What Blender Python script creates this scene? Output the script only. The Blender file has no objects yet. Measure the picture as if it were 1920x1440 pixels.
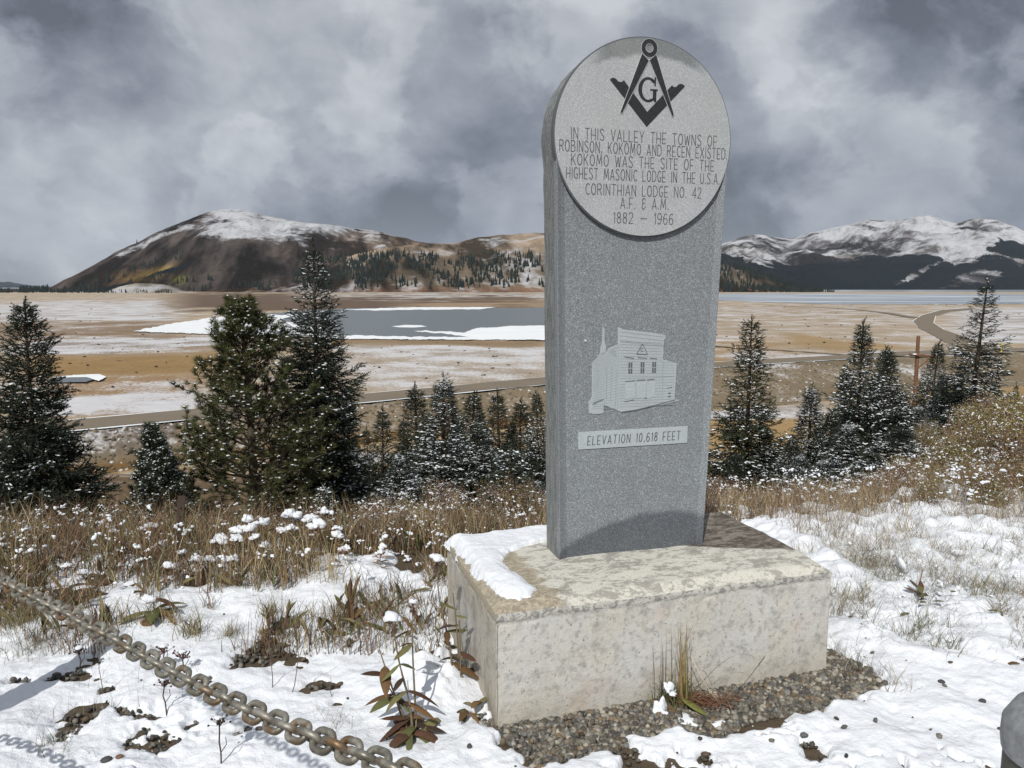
import bpy, math, random
import numpy as np
from mathutils import Vector
SC = bpy.context.scene
R = math.radians
# ------------------------------------------------------------ camera, sky, sun, exposure
PITCH = 7.3; FPX = 1442.0; EYE = 1.6
cd = bpy.data.cameras.new('camera'); cam = bpy.data.objects.new('camera', cd)
SC.collection.objects.link(cam); SC.camera = cam
cd.sensor_width = 36; cd.lens = FPX/1920*36; cd.clip_start = .05; cd.clip_end = 60000
cam.location = (0, 0, EYE); cam.rotation_euler = (R(90-PITCH), 0, 0)
SUN_AZ = math.atan2(-.28, -.96); SUN_EL = R(45)      # where the sun stands: behind the camera, a little to the left
sun_vec = Vector((-.28*math.cos(SUN_EL), -.96*math.cos(SUN_EL), math.sin(SUN_EL))).normalized()
ld = bpy.data.lights.new('sun', 'SUN'); ld.energy = 3.7; ld.angle = R(.6); ld.color = (1, .965, .9)
lo = bpy.data.objects.new('sun', ld); SC.collection.objects.link(lo)
lo.rotation_euler = sun_vec.to_track_quat('Z', 'Y').to_euler()
SC.view_settings.view_transform = 'Standard'; SC.view_settings.look = 'None'
SC.view_settings.gamma = 1; SC.view_settings.use_curve_mapping = False; SC.view_settings.exposure = 0
SC.cycles.max_bounces = 5; SC.cycles.diffuse_bounces = 3; SC.cycles.glossy_bounces = 2
SC.cycles.transmission_bounces = 2; SC.cycles.volume_bounces = 0; SC.cycles.transparent_max_bounces = 6
SC.cycles.use_denoising = True

PC, PS = math.cos(R(PITCH)), math.sin(R(PITCH))
def ray(px, py):
    x = (px-960)/FPX; y = (py-720)/FPX
    return np.array([x, PC-y*PS, -(y*PC+PS)])
def onz(px, py, z):
    r = ray(px, py); return r*((z-EYE)/r[2])+np.array([0, 0, EYE])
def aty(px, py, Y):
    r = ray(px, py); return r*(Y/r[1])+np.array([0, 0, EYE])

W = bpy.data.worlds.new('World'); SC.world = W; W.use_nodes = True
nt = W.node_tree; nt.nodes.clear()
class NG:
    def __init__(s, nt): s.nt = nt
    def n(s, t, **k):
        nd = s.nt.nodes.new(t)
        for a, b in k.items(): setattr(nd, a, b)
        return nd
    def put(s, sock, v):
        if hasattr(v, 'is_linked'): s.nt.links.new(v, sock)
        elif v is not None:
            if isinstance(v, (tuple, list)) and len(v) == 3 and sock.type == 'RGBA': v = (*v, 1)
            sock.default_value = v
    def m(s, op, a, b=None, c=None, clamp=False):
        nd = s.n('ShaderNodeMath', operation=op, use_clamp=clamp)
        s.put(nd.inputs[0], a)
        if b is not None: s.put(nd.inputs[1], b)
        if c is not None: s.put(nd.inputs[2], c)
        return nd.outputs[0]
    def v(s, op, a, b=None):
        nd = s.n('ShaderNodeVectorMath', operation=op); s.put(nd.inputs[0], a)
        if b is not None:
            if op == 'SCALE': s.put(nd.inputs[3], b)
            else: s.put(nd.inputs[1], b)
        return nd.outputs[1] if op in ('DOT_PRODUCT', 'LENGTH') else nd.outputs[0]
    def noise(s, vec, scale, det=4, rough=.55, dist=0, lac=2, col=False):
        nd = s.n('ShaderNodeTexNoise'); s.put(nd.inputs['Vector'], vec); nd.inputs['Scale'].default_value = scale
        nd.inputs['Detail'].default_value = det; nd.inputs['Roughness'].default_value = rough
        nd.inputs['Distortion'].default_value = dist; nd.inputs['Lacunarity'].default_value = lac
        return nd.outputs['Color' if col else 'Fac']
    def ss(s, x, a, b, lo=0., hi=1.):
        nd = s.n('ShaderNodeMapRange', interpolation_type='SMOOTHSTEP')
        s.put(nd.inputs[0], x); s.put(nd.inputs[1], a); s.put(nd.inputs[2], b); s.put(nd.inputs[3], lo); s.put(nd.inputs[4], hi)
        return nd.outputs[0]
    def mix(s, f, a, b, blend='MIX'):
        nd = s.n('ShaderNodeMix', data_type='RGBA', blend_type=blend)
        s.put(nd.inputs[0], f); s.put(nd.inputs[6], a); s.put(nd.inputs[7], b)
        return nd.outputs[2]
    def voro(s, vec, scale, feat='F1', out='Distance'):
        nd = s.n('ShaderNodeTexVoronoi', feature=feat); s.put(nd.inputs['Vector'], vec); nd.inputs['Scale'].default_value = scale
        return nd.outputs[out]
    def mapv(s, vec, sc):
        nd = s.n('ShaderNodeMapping'); s.put(nd.inputs[0], vec); nd.inputs['Scale'].default_value = sc
        return nd.outputs[0]
g = NG(nt)
tc = g.n('ShaderNodeTexCoord'); D0 = tc.outputs['Generated']
sky = g.n('ShaderNodeTexSky'); sky.sky_type = 'NISHITA'; sky.sun_disc = False
sky.sun_elevation = SUN_EL; sky.sun_rotation = R(180)+math.atan2(.28, .96); sky.altitude = 3200; sky.air_density = 1; sky.dust_density = .5
nsky = g.mix(1.0, sky.outputs[0], (.09, .09, .09), 'MULTIPLY')
wn = g.noise(g.mapv(D0, (1, 1, 1.5)), 5.5, 5, .55, col=True)
warp = g.v('SCALE', g.v('SUBTRACT', wn, (.5, .5, .5)), .22)
D1 = g.v('ADD', D0, warp)
n1 = g.noise(g.mapv(D0, (1, 1, 1.35)), 2.8, 8, .54, .25)
n2 = g.noise(g.mapv(D0, (1, 1, 1.3)), 9.0, 9, .58, .35)
n3 = g.noise(g.mapv(g.v('ADD', D0, g.v('SCALE', warp, .35)), (1, 1, 1.3)), 4.6, 8, .52, .3)
n5 = g.noise(g.mapv(g.v('ADD', D0, g.v('SCALE', warp, .5)), (1, 1, 1.25)), 5.2, 9, .55, .2)
n6 = g.noise(g.mapv(D1, (1, 1, 1.1)), 3.4, 7, .5, .0)
val = g.m('ADD', g.m('MULTIPLY', g.m('SUBTRACT', n1, .5), .80), .38)
val = g.m('ADD', val, g.m('MULTIPLY', g.m('SUBTRACT', n2, .5), .36))
val = g.m('ADD', val, g.m('MULTIPLY', g.m('SUBTRACT', n3, .5), .42))
val = g.m('ADD', val, g.m('MULTIPLY', g.m('SUBTRACT', g.ss(n5, .46, .55), .5), .105))
val = g.m('ADD', val, g.m('MULTIPLY', g.ss(n6, .50, .66), .13))
def blob(px, py, k, amp):
    global val
    d = ray(px, py); d = d/np.linalg.norm(d)
    dp = g.v('DOT_PRODUCT', g.v('NORMALIZE', D1), tuple(float(x) for x in d))
    e = g.m('EXPONENT', g.m('MULTIPLY', g.m('SUBTRACT', dp, 1.0), k))
    val = g.m('ADD', val, g.m('MULTIPLY', e, amp))
for b in [(640, 110, 70, .26), (560, 60, 30, .08), (870, 60, 110, -.10), (60, 250, 30, -.15), (60, 50, 50, .16), (235, 50, 160, .10), (120, 110, 200, -.06), (250, 270, 50, -.09),
          (30, 420, 110, .10), (150, 440, 120, .08), (330, 350, 160, .07), (540, 330, 26, -.15), (420, 300, 90, -.06), (960, 330, 50, .05), (1480, 50, 90, .12), (1500, 90, 500, .12), (1450, 130, 500, .10), (1640, 60, 200, -.04), (1800, 90, 70, .14), (1640, 270, 16, -.22),
          (1330, 60, 200, .05), (1780, 160, 200, .08), (1450, 430, 150, .04), (1900, 370, 40, -.10), (1150, 330, 40, -.06), (700, 410, 90, -.09), (980, 160, 60, .10), (1250, 300, 60, .03)]:
    blob(*b)
val = g.m('ADD', g.m('MULTIPLY', g.m('SUBTRACT', val, .37), 1.12), .375)
val = g.m('MINIMUM', g.m('MAXIMUM', val, .14), .64)
tint = g.mix(g.ss(val, .15, .62), (.84, .93, 1.12), (.96, 1.0, 1.06))
cl = g.mix(1.0, g.n('ShaderNodeCombineXYZ').outputs[0], tint, 'MULTIPLY')
comb = cl.node.inputs[6].links[0].from_node
for i in range(3): nt.links.new(val, comb.inputs[i])
cloud = cl
skyc = g.mix(.06, cloud, nsky)
bg = g.n('ShaderNodeBackground'); g.put(bg.inputs[0], skyc); bg.inputs[1].default_value = 1.0
wo = g.n('ShaderNodeOutputWorld'); nt.links.new(bg.outputs[0], wo.inputs[0])
W.cycles.sampling_method = 'MANUAL'; W.cycles.sample_map_resolution = 512

# ------------------------------------------------------------ helpers
rng = np.random.default_rng(7); random.seed(7)
def hash2(ix, iy, seed):
    n = (ix.astype(np.int64)*374761393 + iy.astype(np.int64)*668265263 + seed*1442695041) & 0xffffffff
    n = ((n ^ (n >> 13))*1274126177) & 0xffffffff
    return ((n ^ (n >> 16)) & 0xffff)/65535.0
def vnoise(x, y, seed=0):
    x = np.asarray(x, float); y = np.asarray(y, float)
    ix = np.floor(x); iy = np.floor(y); fx = x-ix; fy = y-iy
    fx = fx*fx*(3-2*fx); fy = fy*fy*(3-2*fy)
    a = hash2(ix, iy, seed); b = hash2(ix+1, iy, seed); c = hash2(ix, iy+1, seed); d = hash2(ix+1, iy+1, seed)
    return (a*(1-fx)+b*fx)*(1-fy)+(c*(1-fx)+d*fx)*fy-.5
def fbm(x, y, sc, oct=4, seed=0, gain=.5):
    s = 0; a = 1
    for o in range(oct):
        s = s+a*vnoise(np.asarray(x)*sc*2.03**o+17.3*o, np.asarray(y)*sc*2.03**o-9.1*o, seed+o); a *= gain
    return s
def sstep(x, a, b):
    t = np.clip((np.asarray(x, float)-a)/(b-a), 0, 1); return t*t*(3-2*t)

def link(o, parent=None):
    SC.collection.objects.link(o)
    if parent is not None: o.parent = parent
    return o
def tag(o, label=None, cat=None, group=None, kind=None):
    if label: o['label'] = label
    if cat: o['category'] = cat
    if group: o['group'] = group
    if kind: o['kind'] = kind
    return o
def empty(name, loc=(0, 0, 0), rz=0):
    o = bpy.data.objects.new(name, None); o.empty_display_size = .2; link(o)
    o.location = [float(v) for v in loc]; o.rotation_euler = (0, 0, rz); return o
def mesh_np(name, V, F, mat, col=None, attrs=None, smooth=False):
    """F: (n,k) int array or list of such arrays (mixed sizes)"""
    V = np.ascontiguousarray(V, np.float32)
    Fs = F if isinstance(F, list) else [F]
    Fs = [np.asarray(f, np.int32) for f in Fs if len(f)]
    me = bpy.data.meshes.new(name)
    me.vertices.add(len(V)); me.vertices.foreach_set('co', V.ravel())
    tot = sum(f.size for f in Fs); me.loops.add(tot)
    me.loops.foreach_set('vertex_index', np.concatenate([f.ravel() for f in Fs]))
    sizes = np.concatenate([np.full(len(f), f.shape[1], np.int32) for f in Fs])
    me.polygons.add(len(sizes)); st = np.concatenate([[0], np.cumsum(sizes)[:-1]]).astype(np.int32)
    me.polygons.foreach_set('loop_start', st)
    me.polygons.foreach_set('use_smooth', np.full(len(sizes), bool(smooth)))
    me.update(calc_edges=True)
    if col is not None:
        a = me.color_attributes.new('Col', 'FLOAT_COLOR', 'POINT')
        c = np.ones((len(V), 4), np.float32); c[:, :3] = col; a.data.foreach_set('color', c.ravel())
    for k, v in (attrs or {}).items():
        a = me.attributes.new(k, 'FLOAT', 'POINT'); a.data.foreach_set('value', np.ascontiguousarray(v, np.float32))
    if mat: me.materials.append(mat)
    return me
class Acc:
    def __init__(s): s.V = []; s.F3 = []; s.F4 = []; s.C = []; s.n = 0
    def add(s, v, f, c):
        v = np.asarray(v, np.float32).reshape(-1, 3); f = np.asarray(f, np.int32)
        c = np.asarray(c, np.float32)
        if c.ndim == 1: c = np.broadcast_to(c, (len(v), 3))
        s.V.append(v); s.C.append(c)
        (s.F3 if f.shape[1] == 3 else s.F4).append(f+s.n); s.n += len(v)
    def inst(s, tv, tf, pos, fr, sc, col, jit=None):
        """tv (n,3) template, fr (k,3,3) rows = axes, sc (k,) or (k,3), col (k,3)"""
        k = len(pos)
        if k == 0: return
        sc = np.asarray(sc, float)
        if sc.ndim == 1: sc = np.repeat(sc[:, None], 3, 1)
        v = np.einsum('kni,kij->knj', tv[None]*sc[:, None, :], fr)+np.asarray(pos)[:, None, :]
        n = len(tv); f = tf[None]+(np.arange(k)*n)[:, None, None]
        c = np.repeat(np.asarray(col, float)[:, None, :], n, 1)
        s.add(v.reshape(-1, 3), f.reshape(-1, tf.shape[1]), c.reshape(-1, 3))
    def mesh(s, name, mat, smooth=False):
        F = []
        if s.F3: F.append(np.concatenate(s.F3))
        if s.F4: F.append(np.concatenate(s.F4))
        return mesh_np(name, np.concatenate(s.V), F, mat, col=np.concatenate(s.C), smooth=smooth)
    def build(s, name, mat, parent=None, smooth=False):
        o = bpy.data.objects.new(name, s.mesh(name, mat, smooth)); return link(o, parent)
def nrm(v):
    v = np.asarray(v, float); return v/(np.linalg.norm(v, axis=-1, keepdims=True)+1e-9)
def frames(fwd, roll=None):
    f = nrm(fwd); up = np.zeros_like(f); up[:, 2] = 1
    bad = np.abs(f[:, 2]) > .97; up[bad] = (0, 1, 0)
    s = nrm(np.cross(up, f)); u = np.cross(f, s)
    if roll is not None:
        c = np.cos(roll)[:, None]; q = np.sin(roll)[:, None]; s, u = s*c+u*q, u*c-s*q
    return np.stack([f, s, u], 1)
def tube(acc, pts, rad, col, n=5, cap=True):
    pts = np.asarray(pts, float); rad = np.broadcast_to(np.asarray(rad, float), (len(pts),))
    t = np.gradient(pts, axis=0); fr = frames(t)
    a = np.arange(n)*2*math.pi/n
    ring = (np.cos(a)[None, :, None]*fr[:, 1][:, None]+np.sin(a)[None, :, None]*fr[:, 2][:, None])*rad[:, None, None]+pts[:, None]
    V = ring.reshape(-1, 3); F = []
    for i in range(len(pts)-1):
        for j in range(n): F.append((i*n+j, i*n+(j+1) % n, (i+1)*n+(j+1) % n, (i+1)*n+j))
    acc.add(V, F, col)
    if cap:
        b = (len(pts)-1)*n
        T = [(0, j+1, j) for j in range(1, n-1)]+[(b, b+j, b+j+1) for j in range(1, n-1)]
        acc.add(V, T, col)
def ribbon(acc, pts, w, col, side=None, bend=None):
    """flat blade along pts with width array w"""
    pts = np.asarray(pts, float); w = np.broadcast_to(np.asarray(w, float), (len(pts),))
    t = nrm(np.gradient(pts, axis=0))
    if side is None: side = np.array([1., .3, 0])
    sd = nrm(np.cross(t, np.cross(np.broadcast_to(side, t.shape), t)))
    if bend is None:
        V = np.concatenate([pts-sd*w[:, None]/2, pts+sd*w[:, None]/2]); n = len(pts)
        acc.add(V, [(i, i+1, n+i+1, n+i) for i in range(n-1)], col)
    else:
        nn = np.cross(t, sd); n = len(pts)
        V = np.concatenate([pts-sd*w[:, None]/2+nn*w[:, None]*bend, pts, pts+sd*w[:, None]/2+nn*w[:, None]*bend])
        acc.add(V, [(i, i+1, n+i+1, n+i) for i in range(n-1)]+[(n+i, n+i+1, 2*n+i+1, 2*n+i) for i in range(n-1)], col)
def ico(sub):
    import bmesh
    bm = bmesh.new(); bmesh.ops.create_icosphere(bm, subdivisions=sub, radius=1)
    v = np.array([x.co[:] for x in bm.verts]); f = np.array([[q.index for q in p.verts] for p in bm.faces]); bm.free(); return v, f
ICO1, ICF1 = ico(1); ICO2, ICF2 = ico(2); ICO3, ICF3 = ico(3)
def lump(acc, c, r, col=(.85, .87, .9), sub=2, amp=.25, flat=.6, seed=0):
    V, F = (ICO1, ICF1) if sub == 1 else (ICO2, ICF2) if sub == 2 else (ICO3, ICF3)
    rr = 1+amp*(fbm(V[:, 0]*1.7+seed*3.1+V[:, 2], V[:, 1]*1.7-seed+V[:, 2]*.7, 1, 3, seed)*2)
    v = V*rr[:, None]*np.array([1, 1, flat])
    v[:, 2] = np.where(v[:, 2] < 0, v[:, 2]*.55, v[:, 2])
    acc.add(v*np.asarray(r)+np.asarray(c), F, col)

# ------------------------------------------------------------ materials
def mat(name, fn, rough=.8, spec=.3):
    m = bpy.data.materials.new(name); m.use_nodes = True; t = m.node_tree; t.nodes.clear()
    gg = NG(t); o = gg.n('ShaderNodeOutputMaterial'); p = gg.n('ShaderNodeBsdfPrincipled')
    p.inputs['Roughness'].default_value = rough; p.inputs['Specular IOR Level'].default_value = spec
    t.links.new(p.outputs[0], o.inputs[0]); fn(gg, p); return m
def bump(g, p, h, dist, strength=1.):
    b = g.n('ShaderNodeBump'); b.inputs['Strength'].default_value = strength; b.inputs['Distance'].default_value = dist
    g.put(b.inputs['Height'], h); g.put(p.inputs['Normal'], b.outputs[0]); return b
def objc(g): return g.n('ShaderNodeTexCoord').outputs['Object']
def posn(g): return g.n('ShaderNodeNewGeometry').outputs['Position']
def vcol(g):
    a = g.n('ShaderNodeAttribute'); a.attribute_name = 'Col'; return a.outputs['Color']
def fattr(g, nm):
    a = g.n('ShaderNodeAttribute'); a.attribute_name = nm; return a.outputs['Fac']
def lit(c): return tuple(c)

def f_snow(g, p):
    P = posn(g)
    n = g.noise(P, 9, 6, .6); n2 = g.noise(P, 260, 3, .6)
    g.put(p.inputs['Base Color'], g.mix(n, (.74, .775, .83), (.83, .855, .89)))
    h = g.m('ADD', g.m('MULTIPLY', n, 1.0), g.m('MULTIPLY', n2, .10))
    bump(g, p, h, .035, .8)
M_snow = mat('snow', f_snow, .65, .25)
def f_snowtree(g, p): p.inputs['Base Color'].default_value = (.80, .83, .87, 1)
M_snowt = mat('snow_clump', f_snowtree, .7, .2)
def f_vc(amp=.35, sc=60, trans=0):
    def f(g, p):
        P = posn(g); n = g.noise(P, sc, 3, .6)
        k = g.m('ADD', g.m('MULTIPLY', g.m('SUBTRACT', n, .5), amp*2), 1.0)
        cb = g.n('ShaderNodeCombineXYZ')
        for i in range(3): g.put(cb.inputs[i], k)
        g.put(p.inputs['Base Color'], g.mix(1.0, vcol(g), cb.outputs[0], 'MULTIPLY'))
    return f
M_plant = mat('plant_matter', f_vc(.4, 70), .75, .2)
M_needle = mat('conifer_needles', f_vc(.3, 20), .7, .25)
M_bark = mat('bark', f_vc(.5, 40), .9, .1)
M_stone = mat('pebbles', f_vc(.35, 220), .7, .35)
M_farneedle = mat('far_conifers', f_vc(.25, .3), .9, .05)

GC = {}
def granite(base, spk, dark, ns=1.0, rough=.55, wet=None, streak=0):
    def f(g, p):
        P = objc(g)
        a = g.noise(P, 520*ns, 2, .7); b = g.voro(P, 420*ns); c = g.noise(P, 300*ns, 2, .7); d = g.noise(P, 5, 5, .6)
        col = g.mix(g.ss(a, .38, .66), dark, base)
        col = g.mix(g.ss(c, .53, .68), col, spk)
        col = g.mix(g.m('MULTIPLY', g.ss(b, .12, .02), .6), col, dark)
        k = g.m('ADD', g.m('MULTIPLY', g.m('SUBTRACT', d, .5), .28), 1.0)
        cb = g.n('ShaderNodeCombineXYZ')
        for i in range(3): g.put(cb.inputs[i], k)
        col = g.mix(1.0, col, cb.outputs[0], 'MULTIPLY')
        if streak:
            s = g.noise(g.mapv(P, (14, 14, 2.2)), 6, 5, .7)
            col = g.mix(g.m('MULTIPLY', g.ss(s, .42, .62), streak), col, (.36, .38, .36))
        if wet: col, r = wet(g, P, col); g.put(p.inputs['Roughness'], r)
        g.put(p.inputs['Base Color'], col)
        bump(g, p, g.m('ADD', a, g.m('MULTIPLY', c, .8)), .0012, .55)
    return f
def wet_foot(g, P, col):
    # damp foot of the stone: an arched waterline across the lower part (object x across, z up)
    sx = g.n('ShaderNodeSeparateXYZ'); g.put(sx.inputs[0], P)
    u, v = sx.outputs[0], sx.outputs[2]
    n = g.noise(P, 9, 5, .6)
    du = g.m('SUBTRACT', u, .46)
    arch = g.m('SUBTRACT', .172, g.m('MULTIPLY', g.m('MULTIPLY', du, du), .62))
    lvl = g.m('ADD', arch, g.m('MULTIPLY', g.m('SUBTRACT', n, .5), .05))
    f = g.ss(g.m('SUBTRACT', v, lvl), .012, -.02)
    col2 = g.mix(1.0, col, (.50, .51, .54), 'MULTIPLY')
    return g.mix(f, col, col2), g.ss(f, 0., 1., .42, .28)
def wet_top(g, P, col):
    sx = g.n('ShaderNodeSeparateXYZ'); g.put(sx.inputs[0], P)
    u, v = sx.outputs[0], sx.outputs[2]
    n = g.noise(P, 14, 6, .65)
    du = g.m('SUBTRACT', u, .36)
    r = g.m('ADD', v, g.m('MULTIPLY', g.m('MULTIPLY', du, du), 1.05))
    f = g.ss(g.m('ADD', r, g.m('MULTIPLY', g.m('SUBTRACT', n, .5), .06)), 2.018, 2.045)
    e = g.ss(g.m('ABSOLUTE', du), .27, .17)
    f = g.m('MULTIPLY', f, e)
    col2 = g.mix(1.0, col, (.50, .52, .52), 'MULTIPLY')
    col = g.mix(f, col, col2)
    # pale lichen / age tint
    l = g.noise(P, 7, 4, .6)
    col = g.mix(g.m('MULTIPLY', g.ss(l, .5, .7), .18), col, (.42, .44, .38))
    return col, .6
M_polish = mat('granite_polished', granite((.295, .32, .342), (.45, .48, .50), (.115, .13, .145), .85, wet=wet_foot), .4, .45)
M_frost = mat('granite_frosted', granite((.475, .495, .51), (.60, .625, .64), (.32, .34, .355), .8, wet=wet_top), .7, .3)
M_frost2 = mat('granite_frosted_panel', granite((.46, .50, .52), (.58, .62, .64), (.33, .37, .385), 1.0), .7, .3)
M_rough = mat('granite_rough_side', granite((.20, .22, .22), (.38, .40, .39), (.07, .078, .08), .8, wet=None, streak=.5), .75, .25)
M_emb = mat('emblem_dark', granite((.028, .032, .035), (.07, .075, .078), (.012, .014, .015), 1.2), .35, .5)
def f_eng(g, p): p.inputs['Base Color'].default_value = (.12, .13, .138, 1)
M_engr = mat('engraved_shade', f_eng, .8, .2)  # dark tone stands for the shade inside cut strokes; ribbons lie proud
def f_eng2(g, p): p.inputs['Base Color'].default_value = (.30, .33, .345, 1)
M_line = mat('carved_line', f_eng2, .8, .2)
def f_eng3(g, p): p.inputs['Base Color'].default_value = (.50, .53, .54, 1)
M_edge = mat('pale_edge_and_highlight', f_eng3, .8, .2)

def f_conc(g, p):
    P = objc(g); sx = g.n('ShaderNodeSeparateXYZ'); g.put(sx.inputs[0], P); x, y, z = sx.outputs
    nrmz = g.n('ShaderNodeSeparateXYZ'); g.put(nrmz.inputs[0], g.n('ShaderNodeNewGeometry').outputs['Normal'])
    N = nrmz.outputs[2]
    lg = g.noise(P, 3.2, 6, .62); md = g.noise(P, 14, 7, .66); fn = g.noise(P, 120, 5, .7)
    face = g.mix(g.ss(lg, .36, .64), (.54, .51, .45), (.55, .545, .53))
    face = g.mix(g.m('MULTIPLY', g.ss(g.noise(P, 5, 4, .5, 0), .55, .72), .6), face, (.50, .405, .335))
    vs = g.noise(g.mapv(P, (1, 1, .12)), 9, 5, .65)
    face = g.mix(g.m('MULTIPLY', g.ss(vs, .5, .72), .45), face, (.52, .51, .48))
    face = g.mix(g.m('MULTIPLY', g.ss(md, .50, .64), .6), face, (.31, .305, .285))
    m2 = g.noise(P, 42, 6, .7); face = g.mix(g.m('MULTIPLY', g.ss(m2, .53, .62), .55), face, (.27, .26, .235)); face = g.mix(g.m('MULTIPLY', g.ss(m2, .46, .38), .45), face, (.62, .60, .55))
    pit = g.voro(P, 34); face = g.mix(g.m('MULTIPLY', g.ss(pit, .14, .07), .75), face, (.12, .11, .10))
    face = g.mix(g.m('MULTIPLY', g.ss(fn, .58, .75), .45), face, (.22, .21, .19))
    low = g.ss(z, .16, .02); face = g.mix(g.m('MULTIPLY', low, .35), face, (.42, .37, .29))
    # left face: browner, and its weaker sunlight painted in as darker colour
    side = g.ss(x, .012, -.004); brown = g.mix(g.ss(md, .4, .65), (.33, .285, .20), (.21, .185, .14))
    face = g.mix(g.m('MULTIPLY', side, .85), face, brown)
    # top: lime-white scaling over grey patches, drier to the front right
    e = g.mapv(P, (1, 1.8, 1)); tn = g.noise(e, 9, 9, .7, .6); tn2 = g.noise(e, 40, 7, .72, .8)
    tp = g.m('ADD', g.m('MULTIPLY', tn, .62), g.m('MULTIPLY', tn2, .38))
    top = g.mix(g.ss(tp, .455, .515), (.34, .325, .295), (.60, .585, .52))
    top = g.mix(g.m('MULTIPLY', g.ss(g.noise(e, 5.5, 6, .6, .2), .60, .66), .6), top, (.30, .285, .25))
    top = g.mix(g.m('MULTIPLY', g.ss(fn, .5, .68), .5), top, (.24, .225, .19))
    tan = g.mix(g.ss(tn2, .42, .6), (.27, .235, .18), (.44, .39, .30))
    lft = g.ss(g.m('ADD', x, g.m('MULTIPLY', g.m('SUBTRACT', tn, .5), .25)), .27, .23)
    top = g.mix(lft, top, tan)
    damp = g.ss(g.m('ADD', g.m('ADD', x, g.m('MULTIPLY', g.m('SUBTRACT', tn, .5), .22)), 0), .95, 1.0)
    # wet rear right part: behind the line from the slab's corner to the right edge
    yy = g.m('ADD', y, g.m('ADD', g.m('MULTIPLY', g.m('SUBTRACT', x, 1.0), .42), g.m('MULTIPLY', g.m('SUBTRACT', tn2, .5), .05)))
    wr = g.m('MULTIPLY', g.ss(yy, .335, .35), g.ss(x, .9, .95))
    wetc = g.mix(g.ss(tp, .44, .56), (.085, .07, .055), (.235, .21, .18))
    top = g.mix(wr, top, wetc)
    lip = g.ss(z, .395, .41); fac = g.ss(N, .35, .75)
    edge = g.mix(g.ss(tn2, .44, .53), (.27, .265, .25), (.55, .535, .49))
    edge = g.mix(g.m('MULTIPLY', side, .9), edge, (.37, .31, .215))
    face = g.mix(lip, face, edge)
    g.put(p.inputs['Base Color'], g.mix(fac, face, top))
    h = g.m('ADD', g.m('MULTIPLY', md, .5), g.m('ADD', g.m('MULTIPLY', fn, .5), g.m('MULTIPLY', tp, .9)))
    bump(g, p, h, .006, .9)
M_conc = mat('weathered_concrete', f_conc, .85, .2)

def f_ground(g, p):
    P = posn(g); n = g.noise(P, .06, 14, .62); n2 = g.noise(P, 1.1, 9, .7); n3 = g.noise(g.mapv(P, (1, 2.2, 1)), .016, 12, .70, .3)
    k = g.m('ADD', g.m('MULTIPLY', g.m('SUBTRACT', n2, .5), .9), 1.0)
    k = g.m('MULTIPLY', k, g.m('ADD', g.m('MULTIPLY', g.m('SUBTRACT', n, .5), .7), 1.0))
    cb = g.n('ShaderNodeCombineXYZ')
    for i in range(3): g.put(cb.inputs[i], k)
    base = g.mix(1.0, vcol(g), cb.outputs[0], 'MULTIPLY')
    s = fattr(g, 'snow')
    nn = g.m('ADD', g.m('MULTIPLY', n, .42), g.m('ADD', g.m('MULTIPLY', n2, .33), g.m('MULTIPLY', n3, .25)))
    thr = g.m('SUBTRACT', .645, g.m('MULTIPLY', s, .235))
    f = g.ss(g.m('SUBTRACT', nn, thr), -.035, .075)
    g.put(p.inputs['Base Color'], g.mix(g.m('MULTIPLY', f, .92), base, (.58, .58, .60)))
    bump(g, p, g.m('ADD', g.m('MULTIPLY', n, 4), n2), .15, .6)
M_ground = mat('ground', f_ground, .95, .05)
def f_mount(snowcol, det=14):
    def f(g, p):
        P = posn(g); n = g.noise(P, .006, det, .70, .5); n2 = g.noise(P, .035, 8, .7)
        n3 = g.noise(g.mapv(P, (1, 1, 2.6)), .0016, 12, .62, .9)
        k = g.m('ADD', g.m('MULTIPLY', g.m('SUBTRACT', n, .5), 1.1), 1.0)
        cb = g.n('ShaderNodeCombineXYZ')
        for i in range(3): g.put(cb.inputs[i], k)
        base = g.mix(1.0, vcol(g), cb.outputs[0], 'MULTIPLY')
        s = fattr(g, 'snow')
        nn = g.m('ADD', g.m('MULTIPLY', n, .45), g.m('ADD', g.m('MULTIPLY', n3, .40), g.m('MULTIPLY', n2, .15)))
        f = g.ss(g.m('SUBTRACT', nn, g.m('SUBTRACT', .665, g.m('MULTIPLY', s, .29))), -.045, .085)
        col = g.mix(f, base, snowcol)
        w = fattr(g, 'wood')
        fw = g.ss(g.m('SUBTRACT', g.m('ADD', g.m('MULTIPLY', n, .5), g.m('ADD', g.m('MULTIPLY', n2, .25), g.m('MULTIPLY', n3, .25))), g.m('SUBTRACT', .70, g.m('MULTIPLY', w, .42))), -.012, .02)
        col = g.mix(fw, col, (.012, .018, .022))
        g.put(p.inputs['Base Color'], col)
        bump(g, p, g.m('ADD', n, g.m('MULTIPLY', n3, 2.0)), 55, .85)
    return f
M_mount = mat('mountain', f_mount((.56, .57, .60)), 1, 0)
def f_road(g, p):
    P = posn(g); n = g.noise(P, .15, 8, .6); g.put(p.inputs['Base Color'], g.mix(n, (.165, .135, .10), (.235, .20, .155)))
M_road = mat('dirt_road', f_road, .9, .1)
def f_water(g, p):
    P = posn(g); n = g.noise(g.mapv(P, (.012, .06, 1)), 1.0, 6, .6)
    g.put(p.inputs['Base Color'], g.mix(n, (.10, .12, .13), (.145, .165, .17)))
    bump(g, p, g.noise(P, .6, 4, .6), .05, .3)
M_water = mat('lake_water', f_water, .35, .4)
def f_ice(g, p):
    P = posn(g); n = g.noise(g.mapv(P, (.004, .016, 1)), 1.0, 9, .65, .3)
    g.put(p.inputs['Base Color'], g.mix(g.ss(n, .42, .6), (.24, .28, .33), (.52, .55, .58)))
M_ice = mat('grey_ice', f_ice, .6, .3)
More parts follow.
